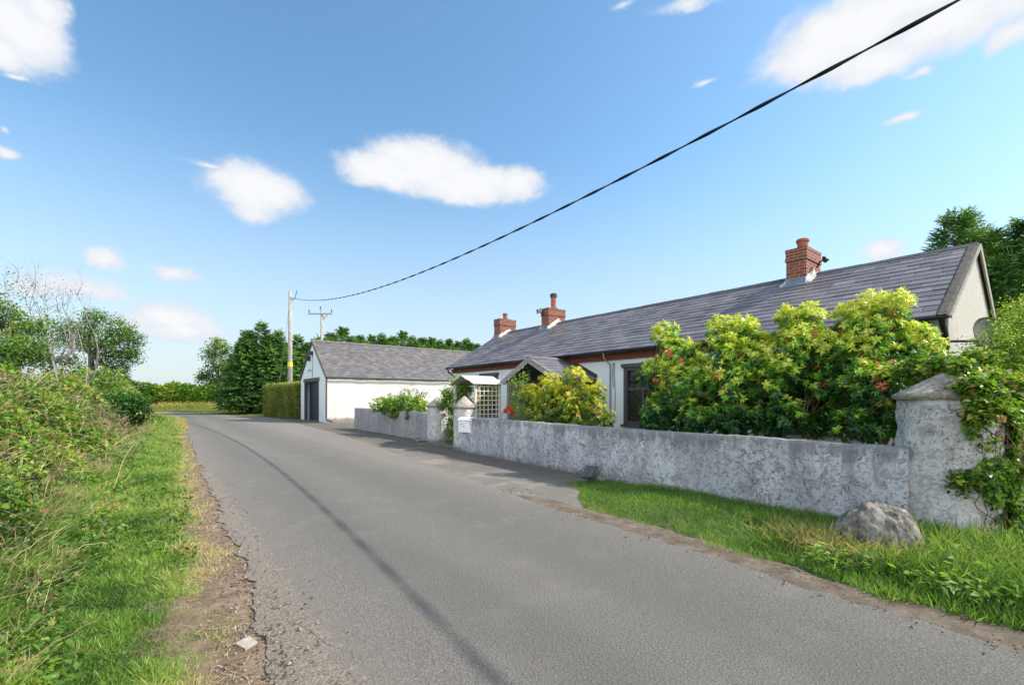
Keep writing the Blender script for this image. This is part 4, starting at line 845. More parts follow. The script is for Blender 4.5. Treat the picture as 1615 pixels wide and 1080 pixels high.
ax = norm([*fr(1, .15), .03]); mb = MB(); c = p2 + np.array([0, 0, 10.75]) - np.array([.15, 0, 0]); mb.obox(c - ax * 1.25 - np.array([0, 0, .08]), ax * 2.5, norm(np.cross(ax, [0, 0, 1.])) * .1, (0, 0, .15)); mb.tube([p2 + [0, 0, 10.0], c + ax * .8], .035, 6); mb.build('crossarm', M['pole'], tp)
for k in (-1.18, 0, 1.18):
    q = c + ax * k + np.array([0, 0, .1 if k else .45]); MB().lathe(q, [(.03, 0), (.035, .12), (.08, .14), (.05, .2), (.08, .23), (.05, .3), (.02, .42)], 10).build('insulator', M['potdark'], tp)
q = p2 + np.array([-.2, .25, 7.6]); mb = MB(); mb.lathe(q, [(.2, -.2), (.26, -.15), (.26, .55), (.18, .62)], 14)
for k in (-.12, .1): mb.tube([q + [k, 0, .6], q + [k * 2.2, .05, 1.05]], [.05, .035], 8)
mb.build('transformer', M['potdark'], tp); MB().box(p2 + [-.15, -.45, 7.2], p2 + [.15, -.2, 7.75]).build('sign_plate', M['white'], tp)

# ------------------------------------------------------------------ garden shrubs
LP = dict(n=17, L=.088, W=.022, red=.025)
def pieris(label, base, lobes, dens=100, group='broad evergreen shrubs behind the long wall', tone=(-.3, 1.2), mat='pieris', leaf=LP, stems=5):
    t = thing('shrub', label, 'shrub', base, group); b = np.array(base, float)
    cen = np.mean([np.array(c) for c, r in lobes], 0); top = b + (cen - b) * .35
    lobed_plant(t, b, lobes, 'stems', 'foliage', (M['redbark'], M[mat]), 'rosette', dens, leaf, trunk_top=top, r_trunk=.035, stems=stems, tone=tone, subs=6, topk=.75)
    return t
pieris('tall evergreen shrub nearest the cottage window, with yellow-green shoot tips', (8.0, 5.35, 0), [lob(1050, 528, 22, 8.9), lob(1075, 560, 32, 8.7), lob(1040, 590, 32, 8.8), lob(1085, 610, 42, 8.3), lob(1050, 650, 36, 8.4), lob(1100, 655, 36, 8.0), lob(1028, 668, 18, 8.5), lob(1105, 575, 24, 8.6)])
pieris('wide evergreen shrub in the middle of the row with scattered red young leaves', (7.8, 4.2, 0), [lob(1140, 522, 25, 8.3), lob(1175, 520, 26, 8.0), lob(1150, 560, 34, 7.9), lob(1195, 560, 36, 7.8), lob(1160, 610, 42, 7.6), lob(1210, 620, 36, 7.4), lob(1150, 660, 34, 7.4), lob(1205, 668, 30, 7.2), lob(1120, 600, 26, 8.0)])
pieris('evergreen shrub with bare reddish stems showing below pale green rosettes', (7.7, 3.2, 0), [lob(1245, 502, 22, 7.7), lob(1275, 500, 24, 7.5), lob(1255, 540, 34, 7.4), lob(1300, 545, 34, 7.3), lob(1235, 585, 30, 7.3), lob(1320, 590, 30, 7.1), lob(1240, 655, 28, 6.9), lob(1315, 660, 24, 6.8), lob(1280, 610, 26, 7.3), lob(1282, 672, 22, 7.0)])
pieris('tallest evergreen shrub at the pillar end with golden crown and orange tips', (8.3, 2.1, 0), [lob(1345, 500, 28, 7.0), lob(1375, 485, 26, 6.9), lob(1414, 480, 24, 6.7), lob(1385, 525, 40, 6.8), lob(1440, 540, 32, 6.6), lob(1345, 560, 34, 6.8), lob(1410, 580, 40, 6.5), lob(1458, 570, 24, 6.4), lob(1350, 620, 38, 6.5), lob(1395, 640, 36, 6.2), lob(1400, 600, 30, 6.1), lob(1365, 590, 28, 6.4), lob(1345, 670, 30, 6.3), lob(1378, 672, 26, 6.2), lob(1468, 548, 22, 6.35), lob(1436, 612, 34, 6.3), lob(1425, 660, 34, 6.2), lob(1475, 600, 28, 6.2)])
lv = Leaves()
for (x, y, z_, n) in ((1100, 640, 8.6, 260), (1150, 640, 8.2, 260), (1220, 640, 7.8, 260), (1290, 640, 7.5, 260), (1350, 630, 7.2, 260), (1060, 660, 8.9, 160), (1200, 590, 8.2, 200), (1290, 590, 7.8, 200), (1395, 610, 7.0, 220)):
    P, _ = in_lobe(pt(x, y, z_), (.35, .5, .5), n, .6); clumps(lv, P, rng.uniform(.1, .6, n), 9, .2, .07, .04)
ug = thing('undergrowth', 'dark climbing undergrowth filling the gaps between the evergreen shrubs', 'undergrowth', (8.3, 3.8, 0)); ug['kind'] = 'stuff'; lv.build('foliage', M['dark'], ug)
LG = dict(n=12, L=.085, W=.026, red=.03)
g_ = thing('shrub', 'rounded golden yellow shrub in front of the porch', 'shrub', (7.95, 8.2, 0))
lobed_plant(g_, (7.95, 8.6, 0), [lob(905, 597, 22, 11.0), lob(870, 612, 26, 11.3), lob(935, 620, 22, 10.8), lob(840, 628, 22, 11.5), lob(890, 640, 34, 11.0), lob(935, 650, 24, 10.6), lob(955, 660, 16, 10.3), lob(855, 655, 26, 11.2), lob(910, 660, 26, 10.6)], 'stems', 'foliage', (M['redbark'], M['golden']), 'rosette', 75, LG, r_trunk=.03, stems=5, tone=(.0, .98), subs=5, topk=.6)
t = thing('rose_bush', 'slender grey-green rose bush with red blooms beside the porch', 'rose bush', (7.6, 10.2, 0))
lobed_plant(t, (7.7, 10.15, 0), [lob(826, 592, 8, 12.3), lob(812, 606, 10, 12.4), lob(830, 612, 12, 12.2), lob(815, 628, 14, 12.2), lob(812, 648, 14, 12.2), lob(828, 645, 16, 12.1)], 'stems', 'foliage', (M['bark'], M['fresh']), 'clump', 45, dict(n=9, rad=.10, L=.05, W=.03), r_trunk=.014, stems=4, tone=(.2, .9), subs=4)
for (x, y) in ((797, 649), (803, 644), (808, 649)):
    c = pt(x, y, 12.0); lv = Leaves(); P = np.repeat(c[None], 26, 0) + rng.normal(0, .018, (26, 3)); lv.add(P, unit(26), .07, .065, rng.random(26), .3, 0); lv.build('bloom', M['redflower'], t)
t = thing('shrub', 'low spreading yellow-green shrub spilling over the short grey wall', 'shrub', (8.4, 17.0, 0))
lobed_plant(t, (8.5, 17.0, 0), [lob(600, 640, 14, 19), lob(618, 636, 15, 18.5), lob(640, 634, 17, 18), lob(660, 638, 16, 17.5), lob(672, 650, 14, 16.8), lob(650, 648, 14, 17.4), lob(625, 648, 13, 18.2)], 'stems', 'foliage', (M['bark'], M['fresh']), 'rosette', 34, dict(n=10, L=.14, W=.05), r_trunk=.03, stems=4, tone=(.1, .95), subs=4, topk=.6)
t = thing('shrub', 'dark purplish twiggy shrub rising behind the short grey wall', 'shrub', (8.9, 17.5, 0))
lobed_plant(t, (9.0, 17.5, 0), [lob(618, 628, 8, 19), lob(634, 622, 9, 18.8), lob(643, 612, 6, 18.8), lob(655, 622, 9, 18.5), lob(668, 620, 8, 18.4), lob(646, 632, 10, 18.6)], 'stems', 'foliage', (M['bark'], leafmat('purple_leaf', [(0, (.04, .05, .04)), (1, (.14, .12, .12))], .2)), 'clump', 14, dict(n=8, rad=.14, L=.08, W=.045), r_trunk=.02, stems=4, tone=(.1, .9), subs=6)
t = thing('climbing_plant', 'climbing plant smothering the far side of the arbour above the gate', 'climber', (8.0, 12.7, 0))
lobed_plant(t, (8.0, 12.8, 0), [lob(722, 606, 13, 15.0), lob(735, 612, 12, 14.7), lob(708, 622, 14, 15.0), lob(726, 628, 14, 14.7), lob(700, 636, 9, 15.0), lob(715, 645, 12, 14.8), lob(738, 634, 9, 14.3), lob(712, 664, 8, 14.8), lob(713, 682, 7, 14.6), lob(708, 692, 5, 14.4), lob(765, 620, 9, 14.4), lob(776, 612, 5, 14.4), lob(758, 640, 9, 14.3)], 'stems', 'foliage', (M['bark'], M['fresh']), 'clump', 60, dict(n=9, rad=.10, L=.08, W=.045, droop=.5), r_trunk=.03, stems=3, tone=(0, .85), subs=4, topk=.5)
# feathery bush and ivy around the near pillar
t = thing('bush', 'feathery light green bush right of the near gable, behind the ivy pillar', 'bush', (8.2, .2, 0))
lobed_plant(t, (8.3, .1, 0), [lob(1568, 545, 24, 6.3), lob(1602, 505, 30, 6.3), lob(1580, 550, 44, 6.1), lob(1620, 540, 50, 6.2), lob(1548, 580, 26, 6.0), lob(1600, 605, 40, 5.9), lob(1640, 600, 50, 5.9), lob(1640, 500, 40, 6.3)], 'stems', 'foliage', (M['bark'], leafmat('feathery_leaf', [(0, (.08, .16, .02)), (.5, (.22, .36, .04)), (1, (.46, .54, .10))], .45)), 'clump', 85, dict(n=16, rad=.10, L=.045, W=.017, droop=0), r_trunk=.03, stems=4, tone=(.05, .95), subs=8)
ivy = thing('ivy', 'ivy and bramble trailing over the cap and the right side of the stout pillar', 'ivy', (6.9, .7, 0))
lv = Leaves(); PCV, PCU = 6.80, 1.00
def on_pillar(n, a0, a1, z0, z1, off=.02):
    a = np.radians(rng.uniform(a0, a1, n)); z = rng.uniform(z0, z1, n); r = .435 * (1 + .30 * (1 - np.clip(z / 1.49, 0, 1)) ** 2) + off + np.abs(rng.normal(0, .02, n))
    return np.stack([PCV + r * np.cos(a), PCU + r * np.sin(a), z], 1), np.stack([np.cos(a), np.sin(a), a * 0], 1)
P, Nn_ = on_pillar(6500, 203, 305, .15, 1.46); keep = (sn(P, 5, 61, 3) + (np.degrees(np.arctan2(Nn_[:, 1], Nn_[:, 0])) % 360 - 218) / 40 - .35 * np.abs(P[:, 2] - .95)) > .12; P, Nn_ = P[keep], Nn_[keep]; n = len(P)
lv.add(P, Nn_ * .35 + unit(n) * .8 + [0, 0, -.35], rng.uniform(.04, .08, n), rng.uniform(.04, .065, n), rng.uniform(.05, .85, n), .15, .1, up=Nn_ + .3 * unit(n))
for (x, y, z_, r, n) in ((1530, 600, 5.0, .13, 120), (1560, 605, 4.9, .14, 140), (1500, 590, 5.3, .13, 120), (1460, 580, 5.6, .16, 150), (1430, 590, 5.7, .12, 100), (1560, 640, 4.75, .13, 160), (1540, 570, 5.2, .14, 130), (1590, 620, 4.9, .2, 200), (1600, 700, 4.75, .2, 260), (1575, 740, 4.65, .16, 220), (1610, 770, 4.7, .2, 240), (1560, 800, 4.6, .13, 120), (1600, 820, 4.6, .14, 120), (1535, 612, 4.55, .10, 150), (1560, 632, 4.5, .11, 170), (1515, 585, 4.9, .10, 130), (1480, 578, 5.15, .09, 90), (1545, 655, 4.45, .07, 90), (1545, 700, 4.6, .08, 100), (1520, 760, 4.55, .07, 70), (1500, 590, 5.1, .1, 70)):
    P, dd = in_lobe(pt(x, y, z_), (r * 1.2, r * 1.2, r), n, .5); clumps(lv, P, rng.uniform(.05, .95, n) * .8 + (.2 if y < 720 else 0), 6, .07, .06, .045, .2)
lv.build('foliage', M['bramble'], ivy)
mb = MB()
for k in range(34):
    a = math.radians(rng.uniform(215, 285)); z = rng.uniform(.2, .6) if k % 2 else rng.uniform(.9, 1.3); pts = []
    for i in range(9):
        r = .445 * (1 + .30 * (1 - min(1, z / 1.49)) ** 2); pts.append((PCV + r * math.cos(a), PCU + r * math.sin(a), z)); z += rng.uniform(.01, .12) * (1 if k % 2 else .5); a += rng.normal(0, .09)
        if z > 1.47: break
    if len(pts) > 2: mb.tube(pts, rng.uniform(.003, .008), 4)
for k in range(26):
    q = pt(rng.uniform(1540, 1615), rng.uniform(640, 700), 4.6); limb(mb, q, q + np.array([rng.normal(0, .1), rng.normal(0, .1), -rng.uniform(.3, .8)]), .006, .003, 6, .2, 4)
mb.build('stems', M['redbark'], ivy, smooth=True)
gt = thing('field_gate', 'grey tubular steel gate half hidden by ivy right of the pillar', 'gate', (6.9, .5, 0))
mb = MB()
for z in (.35, .62, .88, 1.10): mb.tube([(6.95, .55, z), (7.2, -3.0, z)], .024, 8)
for u in (.5, -1.2, -3.0): mb.tube([(6.95 + (.55 - u) * .07, u, .2), (6.95 + (.55 - u) * .07, u, 1.12)], .024, 8)
mb.build('bars', M['steel'], gt)

# ------------------------------------------------------------------ clipped hedge, far hedges
def box_hedge(root, name, fa, fb, ztop, us, n, leaf, tone, mat, core='core', ztaper=.12, round_=.15, noise_amp=.08):
    """hedge between v=fa(u) and v=fb(u): dark inner mass and a coat of leaves"""
    us = np.array(us); prof = [(0, 0), (0, .5), (0, .86), (.12, 1.0), (.5, 1.03), (.88, 1.0), (1, .86), (1, .5), (1, 0)]
    P = np.zeros((len(us), len(prof), 3))
    for j, (a, b) in enumerate(prof):
        z0 = gz((fa(us) + fb(us)) / 2, us); P[:, j, 0] = fa(us) + (fb(us) - fa(us)) * (a * .88 + .06); P[:, j, 1] = us; P[:, j, 2] = z0 - .1 + (ztop(us) * .95 + .1) * b
    P[0, :, 1] += .1; P[-1, :, 1] -= .1; e0 = P[:1].mean(1, keepdims=True).repeat(len(prof), 1); e1 = P[-1:].mean(1, keepdims=True).repeat(len(prof), 1)
    grid_mesh('inner_branches', np.concatenate([e0, P, e1], 0), M[core], root, smooth=False)
    lv = Leaves(); u = rng.uniform(us[0], us[-1], n); w = rng.random(n); a = np.where(w < .5, 0.0, np.where(w < .85, rng.random(n), 1.0)); top = (w >= .5) & (w < .85)
    z0 = gz((fa(u) + fb(u)) / 2, u); zt = ztop(u); z = z0 + np.where(top, zt * (1 - round_ * (2 * np.abs(a - .5)) ** 4), zt * rng.random(n) * .97)
    v = fa(u) + (fb(u) - fa(u)) * a; endm = rng.random(n) < .12; u = np.where(endm, np.where(rng.random(n) < .6, us[0], us[-1]), u); v = np.where(endm, fa(u) + (fb(u) - fa(u)) * rng.random(n), v); z = np.where(endm, z0 + zt * rng.random(n) * .95, z)
    Pq = np.stack([v, u, z], 1); nn_ = sn(Pq, 1.2, 9, 3); Pq += rng.normal(0, noise_amp * .4, (n, 3)); Pq[:, 2] += noise_amp * nn_ * (z / 2)
    tn = tone[0] + (tone[1] - tone[0]) * np.clip(.5 + .25 * nn_ + rng.normal(0, .2, n) + .15 * top, 0, 1)
    lv.add(Pq, unit(n) + [0, 0, .5], leaf[0] * rng.uniform(.6, 1.4, n), leaf[1] * rng.uniform(.6, 1.4, n), tn, .2, 0); return lv.build(name, M[mat], root)
hd = thing('clipped_hedge', 'square-cut brownish green hedge joined to the left side of the garage', 'hedge', (7.8, 38.5, 0))
box_hedge(hd, 'foliage', lambda u: np.interp(u, [35.1, 42], [7.75, 6.75]), lambda u: np.interp(u, [35.1, 42], [9.6, 9.0]), lambda u: 2.62 + 0 * u, np.linspace(35.15, 41.9, 16), 42000, (.10, .055), (.25, 1.0), 'hedge', noise_amp=.07)
# far hedges beyond the bend: each a thing
def rough_hedge(label, pts, w, h, n, leaf, tone, mat='dark', seed=1):
    """loose hedge along world points"""
    pts = np.array([fr(*p) for p in pts]); b = pts.mean(0); r = thing('hedgerow', label, 'hedge', (b[0], b[1], 0)); seg = np.linalg.norm(np.diff(pts, axis=0), axis=1); cum = np.concatenate([[0], np.cumsum(seg)])
    def at(s): return np.stack([np.interp(s, cum, pts[:, 0]), np.interp(s, cum, pts[:, 1])], -1)
    s = np.linspace(0, cum[-1], 40); c = at(s); d = np.gradient(c, axis=0); d /= np.linalg.norm(d, axis=1, keepdims=True); nr = np.stack([d[:, 1], -d[:, 0]], 1)
    prof = [(-.8, 0), (-.9, .5), (-.6, .82), (0, .9), (.6, .82), (.9, .5), (.8, 0)]; P = np.zeros((len(s), len(prof), 3)); g0 = gz(c[:, 0], c[:, 1])
    hh = h * (1 + .12 * sn(np.stack([s, s * 0], 1), .9, seed, 3))
    for j, (a, k) in enumerate(prof): P[:, j, :2] = c + nr * a * w / 2; P[:, j, 2] = g0 - .2 + hh * k * .92
    e0 = P[:1].mean(1, keepdims=True).repeat(len(prof), 1); e1 = P[-1:].mean(1, keepdims=True).repeat(len(prof), 1); grid_mesh('inner_branches', np.concatenate([e0, P, e1], 0), M['core'], r, smooth=False)
    q = rng.uniform(0, cum[-1], n); cc = at(q); nr_ = np.stack([np.interp(q, s, nr[:, 0]), np.interp(q, s, nr[:, 1])], 1); hq = np.interp(q, s, hh); th = rng.uniform(-.08, math.pi + .08, n); rad = 1 + .10 * sn(np.stack([q, th * 1.5], 1), 1.3, seed + 2, 3) + np.abs(rng.normal(0, .07, n))
    P = np.stack([cc[:, 0] + nr_[:, 0] * np.cos(th) * w / 2 * rad, cc[:, 1] + nr_[:, 1] * np.cos(th) * w / 2 * rad, gz(cc[:, 0], cc[:, 1]) + np.maximum(.02, hq * np.sin(th) ** .6 * rad if False else hq * np.abs(np.sin(th)) ** .6 * rad)], 1)
    pn = sn(P, .8, seed + 4, 3); tn = tone[0] + (tone[1] - tone[0]) * np.clip(.45 + .3 * pn + rng.normal(0, .2, n), 0, 1)
    lv = Leaves(); lv.add(P, unit(n) + [0, 0, .4], leaf[0] * rng.uniform(.6, 1.5, n), leaf[1] * rng.uniform(.6, 1.5, n), tn, .2, 0); lv.build('foliage', M[mat], r); return r
rough_hedge('thick green hedgerow beyond the bend of the road', [(-52, 57), (-44, 57.5), (-36, 58), (-30, 58)], 2.6, 2.35, 22000, (.30, .20), (.25, 1.0), 'bramble', 71)
rough_hedge('low leafy hedge beneath the pale slender tree', [(-30.5, 57), (-25, 54), (-20, 50)], 2.2, 1.9, 14000, (.28, .18), (.1, .9), 'bramble', 73)
rough_hedge('dark roadside hedge on the far left bend', [(-64, 66), (-54, 60), (-46, 54)], 2.6, 3.0, 12000, (.32, .2), (.1, .8), 'bramble', 75)
t = thing('ivy_bush', 'dark glossy ivy mound at the end of the bramble bank', 'bush', (-1.6, 22.5, 0))
lobed_plant(t, (-1.6, 22.5, 0), [lob(206, 642, 25, 18), lob(186, 643, 26, 18), lob(166, 648, 22, 17.5), lob(213, 655, 15, 18), lob(178, 658, 20, 17.2)], 'stems', 'foliage', (M['bark'], M['dark']), 'clump', 75, dict(n=11, rad=.14, L=.085, W=.065, droop=.4), r_trunk=.04, stems=3, tone=(-.1, .75))

# ------------------------------------------------------------------ trees
def tree(label, name, base, lobes, leafm, bark, leaf, dens, r=.2, ttop=None, tone=(.1, .9), group=None, subs=9, cat='tree'):
    b = np.array([base[0], base[1], 0.]); b[2] = float(gz(b[0], b[1])); t = thing(name, label, cat, tuple(b), group)
    lobed_plant(t, b, lobes, 'trunk', 'crown', (M[bark], M[leafm]), 'clump', dens, leaf, r_trunk=r, trunk_top=ttop, tone=tone, subs=subs, topk=.4, bend=.10); return t
tb_ = pt(143, 628, 36); LA = dict(n=14, rad=.30, L=.17, W=.085, droop=.3)
tree('spreading ash tree with open airy crown beyond the bramble bank', 'ash_tree', tb_[:2], [lob(150, 505, 19, 36), lob(135, 522, 18, 35.5), lob(190, 518, 19, 36), lob(205, 535, 20, 36.3), lob(212, 560, 13, 36), lob(165, 540, 22, 35.5), lob(190, 565, 20, 36), lob(185, 590, 17, 36), lob(112, 530, 15, 36), lob(160, 570, 12, 36), lob(128, 545, 12, 36)], 'ash', 'bark', LA, 6.5, .26, pt(143, 560, 36))
tree('slender pale-leaved tree standing left of the dark conifers', 'ash_tree', pt(346, 628, 50)[:2], [lob(342, 545, 13, 50), lob(330, 560, 12, 50), lob(355, 552, 12, 50), lob(345, 575, 15, 50), lob(325, 590, 12, 50), lob(358, 580, 12, 50), lob(345, 600, 12, 50), lob(316, 597, 8, 50), lob(350, 620, 10, 50)], 'ash', 'greybark', dict(n=9, rad=.4, L=.28, W=.14, droop=.3), 4.2, .22, pt(345, 600, 50), tone=(.15, .95))
LHW = dict(n=9, rad=.16, L=.09, W=.06, droop=.1)
tree('hawthorn with dull green leaves leaning over the bramble bank', 'hawthorn_tree', pt(75, 628, 17)[:2], [lob(92, 530, 20, 18), lob(70, 548, 20, 17), lob(118, 545, 14, 18.5), lob(104, 515, 14, 18), lob(50, 545, 20, 16), lob(118, 526, 10, 18), lob(85, 570, 20, 17), lob(112, 572, 14, 18)], 'ash', 'greybark', LHW, 17, .10, pt(82, 575, 17), tone=(0, .8), subs=14)
tree('leafy hawthorn at the left edge above the brambles', 'hawthorn_tree', pt(10, 628, 12)[:2], [lob(12, 512, 26, 12.5), lob(45, 522, 20, 12.5), lob(-20, 490, 34, 12), lob(20, 555, 30, 11.5), lob(64, 515, 14, 13), lob(50, 560, 24, 12), lob(-10, 560, 30, 11)], 'bramble', 'greybark', LHW, 32, .09, pt(12, 570, 12), tone=(.1, .85), subs=12)
def bare(label, base, tips, r=.05):
    b = np.array([*base, 0.]); b[2] = float(gz(*base)); t = thing('bare_bush', label, 'bush', tuple(b), 'bare twiggy bushes on the bank'); mb = MB()
    for tip in tips:
        p = limb(mb, b + rng.normal(0, .15, 3) * [1, 1, 0], tip, r, r * .22, 9, .10, 6)
        for k in range(13):
            q = p[rng.integers(3, 9)]; L_ = rng.uniform(.35, .9); e = q + (norm(tip - b) * .8 + rng.normal(0, .5, 3)) * L_ * .8; e[2] = max(e[2], q[2]); p2_ = limb(mb, q, e, r * .25, r * .07, 6, .16, 4)
            for j in range(3):
                q2 = p2_[rng.integers(2, 6)]; limb(mb, q2, q2 + (norm(e - q) + rng.normal(0, .6, 3)) * rng.uniform(.15, .35), r * .1, r * .04, 4, .2, 3)
    mb.build('branches', M['greybark'], t, smooth=True)
    lv = Leaves(); n = 40; P = np.concatenate([np.array(tip)[None] + rng.normal(0, .28, (n, 3)) for tip in tips]); lv.add(P, unit(len(P)), .05, .04, rng.random(len(P)), .2, .1); lv.build('withered_leaves', M['dark'], t)
bare('dead grey bush with upright twigs at the left edge', fr(-13.5, 12.6), [pt(8, 452, 12), pt(25, 446, 12.3), pt(-8, 440, 12), pt(15, 470, 12.2)], .02)
bare('dead pale bush with crooked branches between the hawthorns', fr(-14.6, 14.6), [pt(55, 455, 14.5), pt(70, 470, 14.6), pt(42, 470, 14.3), pt(60, 490, 14.6)], .024)
bare('dead branching bush with a bent top beside the ash tree', fr(-16.6, 17.2), [pt(122, 466, 17), pt(100, 462, 17.2), pt(92, 490, 17), pt(110, 500, 17.4)], .03)

def conifer(name, label, H, R, n, seed, dens=7, Lg=.55, Wd=.11, base=(0, 0, 0), group=None, peaks=((0, 0, 1.0),), up=.0, flat=False):
    t = thing(name, label, 'conifer', base, group); b = np.array(base, float); mb = MB()
    mb.tube([b - [0, 0, .2], b + [0, 0, H * .5], b + [0, 0, H * .97]], [.16 + R * .04, .1, .02], 8); lv = Leaves(); per = n // len(peaks)
    for (dx, dy, hs) in peaks:
        k = rng.random(per) ** .8; z = .04 + k * .96; a = rng.uniform(0, 6.283, per); prof = np.clip((1 - z) ** .95, .03, 1) * (.6 + .4 * np.sin(np.clip(z * 5, 0, 1.57))) ; prof = np.where(z < .80, .95, .95 * np.clip((.93 - z) / .13, .04, 1)) if flat else prof; rr = R * prof * (.55 + .5 * rng.random(per) ** .5) * (1 + .18 * np.sin(a * 5 + z * 14 + dx * 3))
        P = np.stack([dx + rr * np.cos(a), dy + rr * np.sin(a), z * H * hs], 1) + b; d = np.stack([np.cos(a), np.sin(a), .35 + 1.4 * z ** 3 + 0 * a + up], 1)
        tn = np.clip(.45 + .2 * sn(P, 1.6, seed, 2) + rng.normal(0, .18, per) + .1 * (z > .5), 0, 1); s = np.clip(1.1 - z * .55, .3, 1)[:, None]
        sprays(lv, P, d, tn, dens, Lg, Wd)
        # leading shoot
        q = np.stack([rng.normal(dx, .04, 40), rng.normal(dy, .04, 40), np.linspace(.80, 1.04, 40) * H * hs], 1) + b; aa = rng.uniform(0, 6.28, 40); sprays(lv, q, np.stack([np.cos(aa), np.sin(aa), .5 + 0 * aa], 1), np.full(40, .45), 5, Lg * .62, Wd * .7)
        mb.tube([b + [dx * .3, dy * .3, H * .2], b + [dx, dy, H * hs]], [.08, .02], 6)
    mb.build('trunk', M['bark'], t, smooth=True); lv.build('crown', M['conifer'], t); return t
bp = [(380, 43, 6.4), (392, 43.5, 7.7), (413, 43, 8.5), (440, 44, 7.9), (470, 45, 7.6), (498, 46, 7.4)]
protoA = conifer('conifer_tree', 'x', 8.0, 2.0, 2100, 81, 7, .55, .11, (0, 0, 0), 'tall conifers left of the garage', ((0, 0, 1.0), (.9, .6, .9), (-.8, .5, .86), (.1, -.9, .8)))
names = ['outermost low dark conifer next to the slender pale tree', 'dark conifer with drooping sprays, second in the clump left of the pole', 'highest conifer of the clump left of the yellow-banded pole', 'conifer directly behind the yellow-banded pole and clipped hedge', 'conifer between the yellow-banded pole and the garage gable', 'conifer rising right behind the garage apex beside the transformer pole']
for i, (x, dist, h) in enumerate(bp):
    q = pt(x, 628, dist); z = float(gz(q[0], q[1])); b = (float(q[0]), float(q[1]), z); o = protoA if i == 0 else copy_tree(protoA, b, i * 1.3)
    o.location = wp(*b); o['base'] = list(b); o['label'] = names[i]; o.rotation_euler[2] = TH + i * 1.3; k = (h - z) / 8.1; o.scale = (k * 1.05, k * 1.05, k)
protoB = conifer('conifer_tree', 'x', 8.0, 1.9, 1500, 85, 6, .5, .11, (0, 0, 0), 'row of conifers behind the garage roof', ((0, 0, 1.0), (.9, .3, .93)), .2, True)
ordn = ['first', 'second', 'third', 'fourth', 'fifth', 'sixth', 'seventh', 'eighth', 'ninth', 'tenth', 'eleventh', 'twelfth', 'thirteenth', 'fourteenth', 'fifteenth', 'sixteenth']
rx = [(520, 528), (540, 518), (552, 532), (568, 526), (586, 530), (602, 526), (618, 530), (635, 524), (650, 530), (666, 530), (680, 534), (694, 536), (708, 532), (722, 540), (736, 534), (752, 540)]
for i, (x, y) in enumerate(rx):
    dist = 50 + .72 * i; q = pt(x, y, dist); h = q[2]; z = float(gz(q[0], q[1])); b = (float(q[0]), float(q[1]), z); o = protoB if i == 0 else copy_tree(protoB, b, i * 2.1)
    o.location = wp(*b); o['base'] = list(b); o.rotation_euler[2] = TH + i * 2.1; k = (h - z) / 8.3; o.scale = (k * (1.0 + .16 * (i * 7 % 4)), k * (1.3 - .1 * (i % 3)), k * (1 + .02 * ((i * 5) % 3 - 1))); o['label'] = '%s conifer from the left in the row behind the garage roof' % ordn[i]
for (x, y, dist, R, lab, pk, n) in ((1512, 336, 19, 3.7, 'big dark cypress with ragged top behind the near gable', ((0, 0, 1.0), (-.9, -.9, .86), (.8, -.4, .93), (1.6, .7, .8)), 3600), (1625, 345, 17.5, 3.2, 'big dark cypress cut by the right edge behind the feathery bush', ((0, 0, 1.0), (-.8, -.6, .95), (.9, .2, .85)), 3200)):
    q = pt(x, y, dist); conifer('cypress_tree', lab, float(q[2]) - .2, R, n, int(x), 9, .62, .055, (float(q[0]), float(q[1]), 0), None, pk)

# ------------------------------------------------------------------ grass, brambles, litter
def blades(lv, v, u, L_, W_, tone, lean=.35, z0=None):
    n = len(v); z = (gz(v, u) if z0 is None else z0) - .02; P = np.stack([v, u, z], 1); D = np.stack([rng.normal(0, lean, n), rng.normal(0, lean, n), np.ones(n)], 1); lv.add(P, D, L_, W_, tone, .1, .12, up=rng.normal(0, 1, (n, 3)) * [1, 1, .1], mid=.4)
def sample_u(n, a, b, p=1.6):
    # density falls with distance along the road as u**-p
    r = rng.random(n); return (a ** (1 - p) + r * (b ** (1 - p) - a ** (1 - p))) ** (1 / (1 - p))
lv = Leaves(); n = 190000; u = sample_u(n, 2.1, 60, 1.75); w0 = vL(u) - 1.75; w1 = vL(u) - .22 + .09 * sn(np.stack([u, u * 0], 1), 2.4, 91, 3) + .12 * ss(12, 20, u)
k = rng.random(n); v = w0 + (w1 - w0) * k ** .9 + .10 * np.abs(rng.normal(0, 1, n)) * (k > .9) * (rng.random(n) < .5); pn = sn(np.stack([v, u], 1), 2.2, 93, 4); sc = np.clip((u / 5) ** .55, .8, 3.2)
q_ = np.stack([v, u], 1); dry = ss(.74, 1.0, k) * .34 * (1 + .9 * pn) + ss(14, 26, u) * .12 + .22 * ss(.3, .8, sn(q_, 1.3, 97, 3)) - .25 * ss(.25, .8, sn(q_, 3.4, 99, 3)) + .16 * sn(q_, 9, 94, 2)
tn = np.clip(.46 + .18 * pn + rng.normal(0, .15, n) + dry + (rng.random(n) < .06) * .35, 0, 1)
Lb = np.clip((.082 + .045 * pn + .04 * sn(q_, 9, 94, 2) + .06 * (k < .25)) * rng.uniform(.6, 1.35, n), .055, .3) * (1 - .35 * ss(.8, 1, k)); blades(lv, v, u, Lb * sc ** .4, .0062 * sc * rng.uniform(.6, 1.5, n), tn, .75)
n = 900; u = sample_u(n, 2.2, 20, 1.6); v = vL(u) - .3 - rng.random(n) * 1.3; ok = sn(np.stack([v, u], 1), 1.9, 123, 3) > .0; u, v = u[ok], v[ok]; n = len(u); clumps(lv, np.stack([v, u, gz(v, u) + .04 + 0 * v], 1), rng.uniform(.02, .55, n), 7, .07, .055, .034, .1, .06)
g = lv.build('grass', M['grass'], None, (0, 0, 0)); tag(g, 'bright green verge grass between the bramble bank and the dirt edge', 'grass', kind='stuff')
